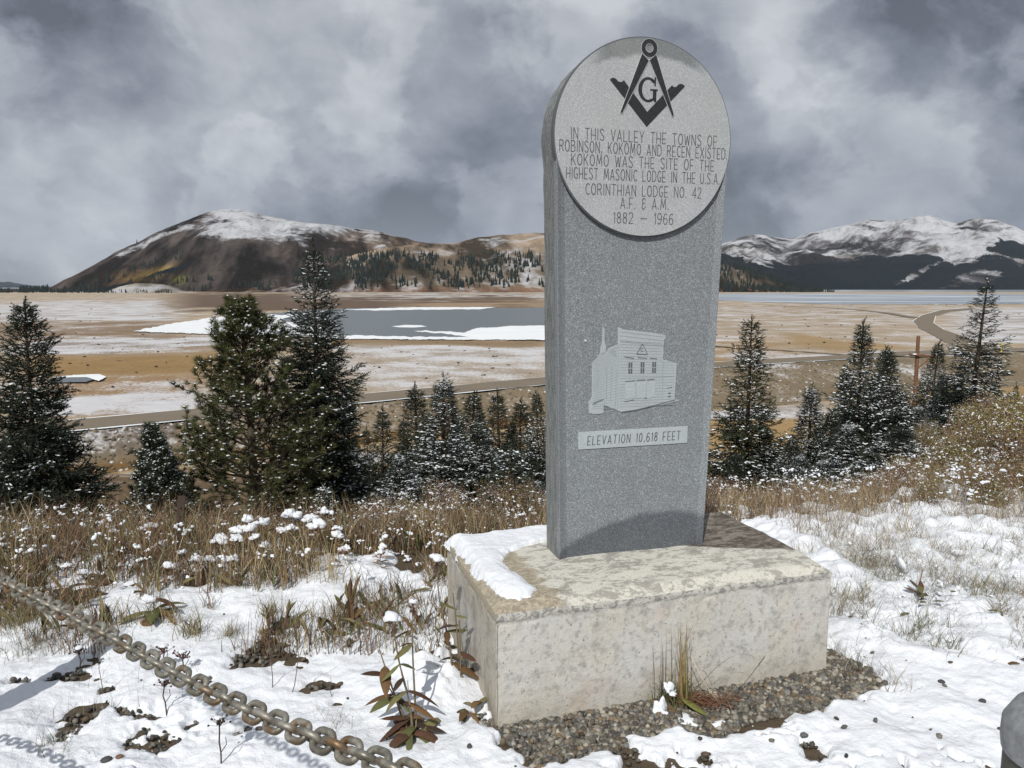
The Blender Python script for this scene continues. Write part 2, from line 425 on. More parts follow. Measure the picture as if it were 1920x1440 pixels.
def f_lsnow(g, p):
    P = posn(g); n = g.noise(P, .05, 8, .6); g.put(p.inputs['Base Color'], g.mix(n, (.72, .75, .78), (.88, .9, .9)))
M_lsnow = mat('lake_snow', f_lsnow, .7, .2)
def f_galv(g, p):
    P = posn(g); n = g.noise(P, 45, 5, .65); n2 = g.noise(P, 22, 4, .6)
    c = g.mix(g.ss(n, .35, .65), (.17, .16, .13), (.36, .345, .30))
    c = g.mix(g.m('MULTIPLY', g.ss(n2, .50, .62), .8), c, (.20, .11, .045))
    g.put(p.inputs['Base Color'], c); g.put(p.inputs['Metallic'], .55)
    g.put(p.inputs['Roughness'], g.ss(n, .3, .7, .38, .6)); bump(g, p, n, .0008, .6)
M_galv = mat('worn_galvanised_steel', f_galv, .5, .5)
def f_cap(g, p):
    P = posn(g); n = g.noise(P, 30, 6, .7); v = g.voro(P, 60)
    c = g.mix(g.ss(n, .35, .65), (.24, .255, .27), (.42, .44, .455)); g.put(p.inputs['Base Color'], c)
    g.put(p.inputs['Metallic'], .35)
M_cap = mat('grey_post_cap', f_cap, .5, .4)
def f_post(g, p):
    P = posn(g); n = g.noise(P, 25, 6, .7); g.put(p.inputs['Base Color'], g.mix(n, (.08, .08, .065), (.15, .145, .12)))
M_postb = mat('dark_post', f_post, .6, .3)
def f_wood(g, p):
    P = posn(g); n = g.noise(g.mapv(P, (9, 9, .7)), 3, 6, .65)
    g.put(p.inputs['Base Color'], g.mix(g.ss(n, .35, .65), (.12, .062, .036), (.25, .13, .075)))
M_wood = mat('red_brown_wood', f_wood, .85, .2)
def f_rust(g, p):
    P = posn(g); n = g.noise(P, 60, 5, .65); g.put(p.inputs['Base Color'], g.mix(n, (.028, .020, .016), (.07, .045, .032)))
M_rust = mat('rusty_steel', f_rust, .75, .3)
def f_yel(g, p): p.inputs['Base Color'].default_value = (.6, .5, .08, 1)
M_yel = mat('yellow_paint', f_yel, .6, .3)

# ------------------------------------------------------------ terrain
def slope1(a): return .37-.09*sstep(a, -.28, -.08)-.155*sstep(a, .40, .60)
def T(x, y):
    x = np.asarray(x, float); y = np.asarray(y, float); D = np.maximum(y, .0)
    a = x/np.maximum(D, 1.5)
    s = slope1(a)
    e = 4.15+.55*sstep(a, .05, .4)
    q = np.clip(D-e, 0, None)
    soft = np.where(q < 1.2, q*q/2.4, q-.6)
    z = -s*np.minimum(soft, 8.6+0*soft)
    q2 = np.clip(D-e-9.2, 0, None); z = z-.25*np.minimum(q2, 20)
    q3 = np.clip(D-e-29.2, 0, None); z = z-.215*q3
    z = np.maximum(z, -25.0)+.0
    t = sstep(D, 75, 112)
    z = z*(1-t)+(-25.0)*t
    z = z+fbm(x, y, .35, 3, 3)*.35*sstep(D, 5, 9)
    # road embankment: beyond the road's near edge the valley floor lies 5 m higher
    dn = road_s(x, y); wdt = np.interp(x, [-120, -56, 6, 55, 150], [8, 8, 14, 26, 30])
    up = sstep(-dn, -wdt, 0)
    z = z+5.0*up*sstep(D, 60, 80)
    z = np.where(D > 330, -20, z)
    z = z+fbm(x, y, .02, 3, 5)*.25*sstep(D, 60, 100)*(np.abs(dn) > 6)
    return z
RX = np.array([-400, -77, -67.6, -56, 6.6, 55, 148, 190, 420]); RY = np.array([-90, 110, 118, 125, 172, 209, 254, 262, 285.])
def road_s(x, y):
    """signed distance: positive on the near side of the road's near edge"""
    yr = np.interp(x, RX, RY)
    return (yr-y)*.79-5.5
def grid_faces(nr, nc, off=0):
    i = np.arange(nr-1)[:, None]*nc+np.arange(nc-1)[None]
    return np.stack([i, i+1, i+nc+1, i+nc], -1).reshape(-1, 4)+off
def seen(x, y, z):
    """where a ground point lies in the photograph (ground-cover survey only)"""
    f = y*PC+(EYE-z)*PS; d = (EYE-z)*PC-y*PS
    f = np.maximum(f, .01); return 960+FPX*x/f, 720+FPX*d/f

# --- one ground sheet all round
th_f = np.linspace(-62, 62, 420); th_b = np.concatenate([np.linspace(62, 298, 40)[1:-1]])
th = np.concatenate([th_f, th_b, [298.]]); th = R(1)*th
rr = np.concatenate([np.geomspace(.25, 60, 230), np.geomspace(60, 420, 330)[1:], np.geomspace(420, 3000, 60)[1:]])
TH, RR = np.meshgrid(th, rr); GX = RR*np.sin(TH); GY = RR*np.cos(TH)
GZ = T(GX, GY)
px, py = seen(GX, GY, GZ); back = GY < 1; px = np.where(back, -9e3, px)
nrow, ncol = GX.shape
colr = np.zeros((nrow, ncol, 3)); snow = np.zeros((nrow, ncol))
def setc(mask, c):
    global colr
    colr = colr*(1-mask[..., None])+np.array(c)*mask[..., None]
setc(np.ones_like(GX), (.10, .078, .055))                       # near soil
w = sstep(GY, 8, 30); setc(w, (.17, .125, .075)); snow += w*.25
valley = sstep(GY, 60, 75)
wob = fbm(GX, GY, .018, 4, 21)*14
dn = road_s(GX, GY)
near_f = valley*(dn > 0); 
setc(near_f, (.31, .23, .14)); snow = np.where(near_f > .5, .38, snow)
def band(y0, y1, x0, x1, wy=8, wx=40, tilt=0.):
    yy = py+wob+tilt*(px-(x0+x1)/2)
    return sstep(yy, y0-wy, y0+wy)*(1-sstep(yy, y1-wy, y1+wy))*sstep(px, x0-wx, x0+wx)*(1-sstep(px, x1-wx, x1+wx))
far_f = valley*(dn <= 0)
setc(far_f, (.38, .30, .21)); snow = np.where(far_f > .5, .50, snow)
F = far_f > .5
def cover(m, c=None, s=None, only=None):
    global snow
    m = m*(F if only is None else only)
    if c is not None: setc(m, c)
    if s is not None: snow = snow*(1-m)+s*m
cover(band(568, 606, -300, 330, 5, 60, .02), (.34, .29, .24), .80)
cover(band(606, 640, -300, 330, 6, 60), (.24, .175, .12), .45)
cover(band(640, 662, 0, 420, 5, 60, .03), (.24, .19, .15), .78)
cover(band(662, 702, 60, 470, 8, 50, .03), (.275, .18, .085), .12)
cover(band(702, 742, 60, 420, 5, 50), (.30, .205, .12), .62)
cover(band(742, 776, 60, 370, 3, 30, .05), (.30, .22, .15), .93)
cover(band(548, 582, 330, 1020, 3, 60), (.14, .10, .075), .12)
cover(band(550, 558, 560, 1060, 2, 50), (.36, .32, .27), .66)
cover(band(566, 578, 760, 1100, 3, 60), (.30, .22, .145), .25)
cover(band(634, 650, 600, 1030, 3, 40), (.26, .19, .12), .25)
cover(band(650, 672, 640, 1030, 4, 40), (.36, .31, .26), .74)
cover(band(672, 730, 620, 1030, 8, 40), (.36, .30, .235), .64)
cover(band(600, 660, 1300, 1720, 6, 60), (.37, .30, .225), .50)
cover(band(572, 600, 1300, 1720, 4, 60), (.35, .28, .205), .58)
cover(band(640, 690, 1300, 1480, 5, 60), (.33, .235, .14), .45)
cover(band(640, 662, 1480, 1720, 4, 30, -.1), (.32, .23, .13), .20)
cover(band(662, 676, 1330, 1790, 3, 40, .04), (.36, .3, .24), .72)
cover(band(575, 640, 1790, 2300, 4, 40), (.36, .32, .28), .74)
cover(band(676, 720, 1300, 1370, 4, 10), (.32, .21, .10), .1)
# embankment face
wd = np.interp(GX, [-120, -56, 6, 55, 150], [8, 8, 14, 26, 30])
emb = (dn > -1)*(dn < wd+1)*valley
setc(emb, (.195, .155, .105)); snow = np.where(emb > .5, .46, snow)
hi = emb*(px < 330)*sstep(dn, 6, 2); snow = np.where(hi > .4, .62, snow); setc(hi*.8, (.15, .13, .115))
lowb = emb*sstep(dn, wd*.62, wd*.8)*(px < 1015); setc(lowb, (.155, .092, .038)); snow = np.where(lowb > .5, .06, snow)
ft = valley*np.exp(-((dn-wd-1.2)/1.1)**2); setc(ft*(ft > .3), (.42, .31, .17))
dit = valley*np.exp(-((dn-wd-4.2)/1.6)**2)*(px < 330); setc(np.clip(dit*1.5, 0, 1), (.05, .042, .02)); snow = np.where(dit > .3, 0, snow)
NF = (near_f > .5)*(emb < .5)*(dit < .3)
cover(band(882, 925, -100, 330, 6, 30), (.33, .27, .2), .72, only=NF)
cover(band(925, 1010, -100, 330, 10, 30), (.25, .165, .085), .40, only=NF)
cover(band(780, 850, 1300, 1500, 10, 30), (.33, .225, .11), .22, only=NF)
cover(band(752, 782, 1300, 1560, 6, 40, .02), (.33, .28, .23), .66, only=NF)
cover(band(700, 742, 1480, 2300, 5, 30, .02), (.32, .225, .12), .2, only=NF)
cover(band(742, 800, 1560, 2300, 6, 60), (.34, .26, .17), .55, only=NF)
cover(band(845, 865, 560, 1030, 4, 40, .02), (.3, .26, .2), .7, only=NF)
# slope between
SL = (GY > 12)*(GY < 75); snow = np.where(SL, .36, snow); setc(SL*.6, (.15, .10, .062))
V = np.stack([GX, GY, GZ], -1).reshape(-1, 3)
Fq = grid_faces(nrow, ncol)
c0 = len(V); V = np.vstack([V, [[0, 0, 0]]])
fan = np.array([(c0, j, j+1) for j in range(ncol-1)])
colr = np.vstack([colr.reshape(-1, 3), [[.1, .078, .055]]]); snow = np.append(snow.ravel(), 0)
ground = link(bpy.data.objects.new('ground', mesh_np('ground', V, [fan, Fq], M_ground, col=colr, attrs={'snow': snow}, smooth=True)))
tag(ground, kind='structure')

# --- flat sheets on the valley floor
def sheet(name, pts, z, m, kind='structure', **kw):
    P = np.array([onz(x, y, z) for x, y in pts]); me = bpy.data.meshes.new(name)
    me.from_pydata([tuple(p) for p in P], [], [tuple(range(len(P)))]); me.materials.append(m)
    o = link(bpy.data.objects.new(name, me)); tag(o, kind=kind, **kw); return o
def rough_poly(pts, amp=1.0, n=6, seed=0):
    out = []
    for i in range(len(pts)):
        a, b = pts[i], pts[(i+1) % len(pts)]; L = math.hypot(b[0]-a[0], b[1]-a[1]); m = max(2, int(L/2.2))
        for k in range(m):
            t = k/m; x = a[0]+(b[0]-a[0])*t; y = a[1]+(b[1]-a[1])*t
            dx = float(fbm(x, y*3, .09, 4, seed+5, .6))*11*amp; dy = float(fbm(x, y*3, .07, 5, seed+9, .65))*3.0*amp
            out.append((x+dx, y+dy))
    return out
ZL = -19.72
sheet('pond', rough_poly([(470, 590), (560, 583), (650, 578), (800, 577), (930, 578), (1120, 575), (1160, 600), (1150, 634), (900, 634), (640, 634), (430, 628), (400, 605)], .6, 6, 1), ZL, M_water)
sheet('snow_on_pond', rough_poly([(250, 621), (330, 605), (390, 596), (470, 590), (560, 590), (520, 600), (600, 612), (640, 628), (430, 628), (330, 624)], .7, 6, 2), ZL+.08, M_lsnow)
sheet('snow_on_pond', rough_poly([(560, 630), (640, 628), (760, 631), (880, 632), (850, 627), (775, 621), (800, 620), (870, 623), (890, 616), (960, 611), (1120, 609), (1120, 637), (900, 637), (640, 635)], .5, 5, 3), ZL+.09, M_lsnow)
sheet('snow_on_pond', rough_poly([(734, 612), (760, 609), (790, 610), (802, 612), (780, 614), (750, 614)], .15, 3, 4), ZL+.08, M_lsnow)
sheet('snow_on_pond', rough_poly([(640, 580), (780, 576), (930, 576), (900, 580), (770, 581), (700, 582)], .3, 5, 5), ZL+.10, M_lsnow)
sheet('small_pond', rough_poly([(90, 712), (110, 708), (160, 707), (178, 711), (160, 716), (95, 718)], .3, 3, 6), ZL+.0, M_water)
sheet('snow_patch', rough_poly([(95, 708), (140, 703), (185, 701), (200, 706), (185, 714), (178, 711), (160, 707), (110, 708)], .3, 4, 7), ZL+.05, M_lsnow)
sheet('frozen_reservoir', rough_poly([(1300, 551), (1500, 550), (1700, 551), (2300, 552), (2300, 562), (1900, 570), (1700, 571), (1560, 570), (1400, 565), (1300, 562)], .5, 8, 8), ZL, M_ice)
def strip_z(x, y): return T(x, y)
def road(name, C, wdt, m, lift=.12):
    C = np.array(C); n = len(C); tck = nrm(np.gradient(C, axis=0)); sd = np.stack([tck[:, 1], -tck[:, 0]], -1)
    w = np.broadcast_to(np.asarray(wdt, float), (n,))
    L = C+sd*w[:, None]/2; Rr = C-sd*w[:, None]/2; V = []
    for q in (L, C, Rr): V.append(np.column_stack([q, np.full(n, -19.85+lift)]))
    V = np.concatenate(V); F = [(i, i+1, n+i+1, n+i) for i in range(n-1)]+[(n+i, n+i+1, 2*n+i+1, 2*n+i) for i in range(n-1)]
    o = link(bpy.data.objects.new(name, mesh_np(name, V, np.array(F), m))); tag(o, kind='structure'); return o
xs = np.linspace(-160, 400, 160); ys = np.interp(xs, RX, RY)
ker = np.ones(9)/9; ysm = np.convolve(np.pad(ys, 4, 'edge'), ker, 'valid')
road('snow_verge', np.column_stack([xs, ysm]), 11.3+fbm(xs, xs, .2, 3, 4)*2.2, M_lsnow, .10)
road('valley_road', np.column_stack([xs, ysm]), 10.0+fbm(xs, xs, .11, 2, 9)*.8, M_road, .16)
Lp = [(1822, 577), (1765, 581), (1728, 591), (1712, 602), (1722, 614), (1752, 629), (1775, 643), (1782, 652), (1760, 664)]
Rp = [(1826, 580), (1785, 584), (1754, 592), (1750, 605), (1768, 617), (1800, 628), (1832, 640), (1850, 650), (1900, 662)]
def outl(d): return [(x-d*1.5, y-d*.3) for x, y in Lp]+[(x+d*1.5, y+d*.1) for x, y in reversed(Rp)]
sheet('snow_verge', outl(.9), -19.78, M_lsnow); sheet('side_road', outl(0), -19.70, M_road)
tr = [onz(x, y, -19.7)[:2] for x, y in [(1440, 573), (1530, 576), (1600, 580), (1660, 586), (1720, 596)]]
road('farm_track', tr, 7, M_road, .1)
tr = [onz(x, y, -19.7)[:2] for x, y in [(1340, 648), (1400, 652), (1480, 657), (1560, 663), (1640, 667), (1740, 668)]]
road('farm_track', tr, 2.6, M_road, .1)

# --- mountains: real ranges at their distances
def massif(name, sil, r1, r0, nr=150, step=2.5, seed=0, rough=.10, pw=1.0, paint=None, dome=.6, zb=-22):
    sx = np.array([s[0] for s in sil], float); sy = np.array([s[1] for s in sil], float)
    ax = np.arange(sx[0], sx[-1]+1, step); hy = np.interp(ax, sx, sy)
    k = np.hanning(9); k /= k.sum(); hy = np.convolve(np.pad(hy, 4, 'edge'), k, 'valid')
    hy = hy+fbm(ax, ax*0, .05, 4, seed+50)*2.2
    az = (ax-960)/FPX
    elev = np.array([-(r[2])/r[1] for r in [ray(a, b) for a, b in zip(ax, hy)]]); elev = -elev
    azt = np.array([r[0]/r[1] for r in [ray(a, b) for a, b in zip(ax, hy)]])
    r1a = np.broadcast_to(np.asarray(r1, float), ax.shape) if np.ndim(r1) == 0 else np.interp(ax, sx, r1)
    H = EYE+elev*r1a-zb
    t = np.concatenate([np.linspace(0, 1, nr), np.linspace(1.02, 1.6, 14)])
    Tt, A = np.meshgrid(t, azt, indexing='ij'); r1g = np.broadcast_to(r1a, Tt.shape)
    Y = r0+(r1g-r0)*Tt; X = A*Y
    pf = np.where(Tt <= 1, np.sin(np.clip(Tt, 0, 1)*math.pi/2)**pw*(1-dome)+dome*Tt**1.0, 1-.5*(Tt-1)**1.3)
    Z = zb+H[None]*pf
    env = np.clip(np.sin(np.clip(Tt, 0, 1)*math.pi), 0, 1)**.7
    big = fbm(X, Y*.55, 1/900., 6, seed, .52); rid = .5-np.abs(fbm(X+Y*.25, Y*.3, 1/620., 6, seed+9, .5))
    Z = Z+H.max()*rough*env*(big*1.3+(rid-.35)*1.8+.5*fbm(X, Y*.3, 1/140., 5, seed+33, .55))
    # keep the skyline where the survey put it
    lim = EYE+(elev[None]*Y); Z = np.where(Tt < 1, np.minimum(Z, lim-.002*Y*(1-Tt)), Z)
    Z = np.maximum(Z, zb)
    PX, PY = seen(X, Y, Z); hrel = (Z-zb)/H.max()
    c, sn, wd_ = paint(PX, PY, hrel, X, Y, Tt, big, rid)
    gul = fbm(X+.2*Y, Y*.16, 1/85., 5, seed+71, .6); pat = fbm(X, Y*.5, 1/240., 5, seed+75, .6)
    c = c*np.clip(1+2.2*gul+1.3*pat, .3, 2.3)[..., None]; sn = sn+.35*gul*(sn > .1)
    V = np.stack([X, Y, Z], -1).reshape(-1, 3)
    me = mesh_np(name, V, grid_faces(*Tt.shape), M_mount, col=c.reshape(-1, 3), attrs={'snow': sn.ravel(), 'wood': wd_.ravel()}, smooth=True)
    o = link(bpy.data.objects.new(name, me)); tag(o, kind='structure')
    return X, Y, Z, PX, PY
def lerpc(a, b, t): return np.array(a)*(1-t[..., None])+np.array(b)*t[..., None]
def paintA(PX, PY, h, X, Y, t, big, rid):
    c = lerpc((.060, .049, .043), (.155, .115, .085), sstep(PX+big*150, 480, 760))  # darker left side: cloud shadow painted into the ground colour
    c = lerpc((0, 0, 0), (1, 1, 1), np.zeros_like(h))+c
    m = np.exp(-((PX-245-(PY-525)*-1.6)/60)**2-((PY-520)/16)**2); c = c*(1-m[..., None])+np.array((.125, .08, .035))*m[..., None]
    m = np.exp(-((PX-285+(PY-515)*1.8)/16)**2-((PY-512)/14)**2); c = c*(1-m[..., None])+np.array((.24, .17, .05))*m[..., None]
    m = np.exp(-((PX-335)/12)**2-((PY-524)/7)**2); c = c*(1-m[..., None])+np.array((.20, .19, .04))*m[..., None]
    s = sstep(PY+big*50, 478, 420)*sstep(PX, 320, 400)*.80*sstep(PX, 860, 700)
    s = np.maximum(s, sstep(PY+big*40, 452, 434)*sstep(PX, 850, 900)*.7)
    line = np.interp(PX, [130, 240, 300, 350, 400], [520, 466, 437, 420, 420])
    s = np.maximum(s, .66*sstep(PX, 185, 230)*sstep(PX, 420, 380)*np.exp(-((PY-line-6)/9)**2))
    m = np.exp(-((PX-345+(PY-448)*1.3)/14)**2)*sstep(PY, 415, 430)*sstep(PY, 480, 460); s = np.maximum(s, m*.42)
    wd = .55*np.exp(-((PY-(545-(PX-140)*.27)-12)/9)**2)*sstep(PX, 120, 170)*sstep(PX, 420, 380)
    return c, s, wd
silA = [(-60, 556), (40, 553), (90, 541), (110, 530), (150, 511), (190, 488), (215, 473), (240, 462), (270, 448), (300, 433), (350, 413), (372, 403), (390, 397), (430, 391), (460, 394), (500, 404), (560, 415), (640, 425), (700, 432), (760, 447), (800, 456), (850, 458), (900, 450), (1000, 452), (1100, 470), (1300, 520), (1400, 545)]
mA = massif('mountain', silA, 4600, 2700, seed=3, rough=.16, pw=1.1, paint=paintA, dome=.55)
def paintB(PX, PY, h, X, Y, t, big, rid):
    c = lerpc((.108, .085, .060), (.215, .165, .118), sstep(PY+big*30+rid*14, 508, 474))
    c = lerpc((0, 0, 0), (1, 1, 1), np.zeros_like(h))+c
    m = sstep(PY, 530, 545); c = c*(1-m[..., None])+np.array((.115, .07, .045))*m[..., None]
    s = .33+.5*sstep(PY+big*30, 452, 440)*sstep(PX, 840, 900)+.12*sstep(PX, 700, 560)
    w = np.zeros_like(h)
    return c, s, w
silB = [(300, 552), (350, 541), (372, 524), (400, 512), (460, 503), (520, 500), (560, 490), (620, 482), (700, 470), (760, 459), (810, 457), (850, 456), (900, 444), (960, 440), (1015, 437), (1100, 447), (1200, 462), (1300, 484), (1345, 493), (1400, 507), (1450, 524), (1500, 541), (1540, 553)]
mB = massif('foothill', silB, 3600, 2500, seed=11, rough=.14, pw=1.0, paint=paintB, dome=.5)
def paintK(PX, PY, h, X, Y, t, big, rid):
    c = lerpc((.25, .225, .19), (.16, .12, .08), sstep(big, -.1, .3)); return c, np.full_like(h, .45), np.zeros_like(h)
massif('knoll', [(40, 556), (90, 549), (160, 547), (200, 548), (215, 541), (240, 533), (280, 531), (320, 536), (345, 545), (380, 550), (420, 556)], 2550, 2350, nr=40, seed=31, rough=.06, paint=paintK)
def paintC(PX, PY, h, X, Y, t, big, rid):
    c = lerpc((.085, .082, .085), (.12, .105, .095), sstep(big, -.2, .3))
    s = .54+.45*big+.10*sstep(PY, 500, 440)  # cloud shade on the snow painted in as thinner snow over dark rock
    tl = np.interp(PX, [1300, 1400, 1500, 1600, 1640, 1680, 1740, 1760, 1790, 1850, 1900, 2000], [488, 494, 490, 485, 480, 470, 474, 482, 500, 488, 484, 482])
    wd = sstep(PY+big*50+rid*26+fbm(X, Y*.4, 1/300., 5, 93)*22, tl-6, tl+16)*.93
    gl = fbm(X*1.0+Y*.5, Y*.1, 1/260., 5, 97, .6); wd = wd*(1-.55*sstep(gl, .12, .32)*sstep(PY, 540, 500)*sstep(PX, 1500, 1620))
    m = np.exp(-((PX-1840+(PY-515)*1.3)/46)**2-((PY-517)/13)**2); wd = wd*(1-.85*m)
    m = np.exp(-((PX-1735+(PY-505)*1.8)/18)**2)*sstep(PY, 480, 495)*sstep(PY, 550, 530); wd = wd*(1-.55*m)
    wd = np.where(PX > 1700, wd*(1-.3*sstep(PY, 500, 540)), wd)
    m = np.exp(-((PX-1830)/45)**2-((PY-425)/12)**2); s = s-.22*m
    return c, s, wd
silC = [(1000, 530), (1150, 500), (1250, 484), (1300, 474), (1350, 458), (1385, 446), (1418, 438), (1445, 444), (1480, 447), (1530, 434), (1560, 428), (1600, 418), (1630, 411), (1670, 414), (1700, 409), (1745, 404), (1770, 412), (1795, 418), (1815, 411), (1845, 409), (1870, 412), (1895, 422), (1925, 434), (1990, 450), (2080, 430), (2200, 470), (2300, 520)]
mC = massif('snowy_mountains', silC, 8200, 4300, nr=190, seed=23, rough=.17, pw=1.0, paint=paintC, dome=.65)
def paintD(PX, PY, h, X, Y, t, big, rid): return lerpc((.03, .04, .055), (.05, .06, .07), sstep(big, -.2, .2)), .3+.3*sstep(h, .7, 1), np.full_like(h, .45)
massif('far_ridge', [(-500, 540), (-200, 520), (-60, 524), (20, 529), (60, 536), (90, 541), (140, 552), (180, 560)], 15000, 9000, nr=60, seed=41, rough=.1, paint=paintD)

# ------------------------------------------------------------ concrete base
FL = np.array([-.058, 2.605]); bd = nrm(np.array([1.31+.058, 3.03-2.605])); bn = np.array([-bd[1], bd[0]]); BW, BD, BH = 1.435, .80, .475
base = empty('concrete_base', (FL[0], FL[1], 0), math.atan2(bd[1], bd[0])); 
tag(base, 'weathered pale concrete block plinth under the standing stone, speckled top with damp rear corner', 'plinth')
def base_mesh():
    nx, ny, nz = 190, 100, 60
    Vs = []; Fs = []; off = 0
    def fin(x, y, z):
        chip = .006*np.clip(fbm(x*9, y*9+z*7, 1, 3, 6), -.5, .5)
        return x, y, z+0*chip
    def grid(P):
        nonlocal off
        a, b, _ = P.shape; Vs.append(P.reshape(-1, 3)); Fs.append(grid_faces(a, b, off)); off += a*b
    def topz(x, y):
        d = np.minimum(np.minimum(x, BW-x), np.minimum(y, BD-y)); d = d+fbm(x, y, 14, 3, 8)*.012
        return BH-.030*(1-sstep(d, -.005, .055))**1.5-.006*fbm(x, y, 5, 4, 2)-.01*sstep(y, .25, 0)*(x > -1)
    def wall(x, y, z, nxn, nyn):
        ck = .405+.008*fbm(x+y, x*0, 9, 3, 12)
        inn = .006*np.exp(-((z-ck)/.005)**2)+.004*(z < ck)+.004*np.clip(fbm(x*8+y*8, z*8, 1, 4, 4), -.5, .5)
        return x-nxn*inn, y-nyn*inn, z
    gx, gy = np.meshgrid(np.linspace(0, BW, nx), np.linspace(0, BD, ny)); gz = topz(gx, gy)
    grid(np.stack([gx, gy, gz], -1))
    tz = np.linspace(0, 1, nz)**.8
    for (p0, p1, nn, n) in (((0, 0), (BW, 0), (0, -1), nx), ((BW, 0), (BW, BD), (1, 0), ny), ((BW, BD), (0, BD), (0, 1), nx), ((0, BD), (0, 0), (-1, 0), ny)):
        s = np.linspace(0, 1, n); X = p0[0]+(p1[0]-p0[0])*s; Y = p0[1]+(p1[1]-p0[1])*s; ZT = topz(X, Y)
        Sx = np.broadcast_to(X, (nz, n)); Sy = np.broadcast_to(Y, (nz, n)); Z = -.25+(ZT[None]+.25)*tz[:, None]
        fade = (1-sstep(tz, .985, 1.))[:, None]
        x2, y2, z2 = wall(Sx, Sy, Z, nn[0], nn[1])
        grid(np.stack([Sx+(x2-Sx)*fade, Sy+(y2-Sy)*fade, Z], -1))
    return mesh_np('block', np.concatenate(Vs), np.concatenate(Fs), M_conc, smooth=False), topz
bme, topz = base_mesh()
bme.polygons.foreach_set('use_smooth', [True]*len(bme.polygons))
link(bpy.data.objects.new('block', bme), base)
# snow lying on the plinth
def base_snow():
    nx, ny = 130, 160; gx, gy = np.meshgrid(np.linspace(-.03, .62, nx), np.linspace(-.02, BD+.02, ny))
    xr = np.interp(gy, [0, .04, .1, .25, .40, .50, .56, .62, .8], [.02, .16, .19, .17, .15, .19, .30, .60, .62])
    xl = np.interp(gy, [0, .05, .2, .5, .8], [.05, .04, .02, .0, -.01])
    d = np.minimum(np.minimum(xr-gx, gx-xl), np.minimum(gy-.035, BD-.005-gy)); d = d+fbm(gx, gy, 13, 4, 3)*.030+fbm(gx, gy, 60, 2, 5)*.008
    th = .024*np.sqrt(np.clip(d/.05, 0, 1))*(1+.35*fbm(gx, gy, 8, 3, 9))-.004
    th = np.where(d < -.0, -.02, th)
    z = topz(np.clip(gx, 0, BW), np.clip(gy, 0, BD))+th
    V = np.stack([gx, gy, z], -1).reshape(-1, 3); F = grid_faces(ny, nx)
    keep = (th.ravel()[F] > -.015).any(1)
    return mesh_np('snow_on_plinth', V, F[keep], M_snow, smooth=True)
so = link(bpy.data.objects.new('snow_on_plinth', base_snow())); so.location = base.location; so.rotation_euler = base.rotation_euler
tag(so, 'smooth white snow left on the left end of the concrete plinth', 'snow')

# ------------------------------------------------------------ the standing stone (local x across, z up, -y towards the viewer)
SO = np.array([.19256, 3.07289, .468]); SYAW = R(16.17)
stone = empty('stone_marker', SO, SYAW)
tag(stone, 'tall grey granite marker with round inscription disc and carved building, standing on the concrete plinth', 'monument')
def Lu(v): return -.016*v
def Ru(v): return .665+.0345*v
CU, CV, RAD = .348, 1.712, .3825
def outline(n=60, grow=0., rough=0., seed=0):
    pts = []
    vs = np.linspace(0, 1.60, 26)
    for v in vs: pts.append((Ru(v)+grow, v))
    a0 = math.atan2(1.66-CV, Ru(1.66)-CU); a1 = math.pi+.12
    for a in np.linspace(a0, a1, n): pts.append((CU+(RAD+grow)*math.cos(a), CV+(RAD+grow)*math.sin(a)))
    for v in vs[::-1]: pts.append((Lu(v)-grow, v))
    P = np.array(pts)
    if rough:
        s = np.arange(len(P)); d = vnoise(s*.35, s*0, seed)*rough*2+vnoise(s*.9, s*0, seed+3)*rough
        c = P-np.array([CU, 1.2]); P = P-nrm(c)*np.abs(d)[:, None]
        P[0, 1] = P[-1, 1] = 0
    return P
def prism(name, P, y0, y1, m, parent, P2=None, smooth=False, back=True, steps=1):
    """outline P (u,v) at depth y0 (front), P2 at depth y1 (back)"""
    P2 = P if P2 is None else P2; n = len(P); V = []; F = []
    for k in range(steps+1):
        t = k/steps; Q = P*(1-t)+P2*t
        V += [(u, y0*(1-t)+y1*t, v) for u, v in Q]
    for k in range(steps):
        F += [(k*n+i, k*n+(i+1) % n, (k+1)*n+(i+1) % n, (k+1)*n+i) for i in range(n)]
    F.append(tuple(range(n))[::-1]); F.append(tuple(range(steps*n, steps*n+n)))
    me = bpy.data.meshes.new(name); me.from_pydata(V, [], F); me.materials.append(m)
    return link(bpy.data.objects.new(name, me), parent)
O1 = outline(); 
body = prism('slab', outline(rough=.0015, seed=2), .020, .152, M_rough, stone, P2=outline(rough=.0045, seed=5), steps=4)
# front panel: bevelled edges below the disc
Pp = []
for v in np.linspace(0, 1.62, 20): Pp.append((Ru(v)-.001, v))
for v in np.linspace(1.62, 0, 20): Pp.append((Lu(v)+.001, v))
Pp = np.array(Pp)
inner = np.array([(u-.026, v) for u, v in Pp[:20]]+[(u+.038, v) for u, v in Pp[20:]])
def dish():
    n = len(Pp); V = [(u, .0205, v) for u, v in Pp]+[(u, -.011, v) for u, v in Pp]
    mid = Pp*.45+inner*.55
    for Q, y in ((Pp*.93+inner*.07, -.0115), (mid, -.001), (inner, .006)): V += [(u, y, v) for u, v in Q]
    F = [(k*n+i, k*n+(i+1) % n, (k+1)*n+(i+1) % n, (k+1)*n+i) for k in range(4) for i in range(n)]; F.append(tuple(range(4*n, 5*n))[::-1])
    me = bpy.data.meshes.new('shaft_face'); me.from_pydata(V, [], F); me.materials.append(M_polish); link(bpy.data.objects.new('shaft_face', me), stone)
dish()
aa = np.linspace(0, 2*math.pi, 96, endpoint=False)
circ = lambda r: np.column_stack([CU+r*np.cos(aa), CV+r*np.sin(aa)])
prism('groove_ring', circ(RAD+.0035), -.0095, .021, M_engr, stone)
disc = prism('inscription_disc', circ(RAD-.0015), -.0135, .0215, M_frost, stone)
YF = -.0135
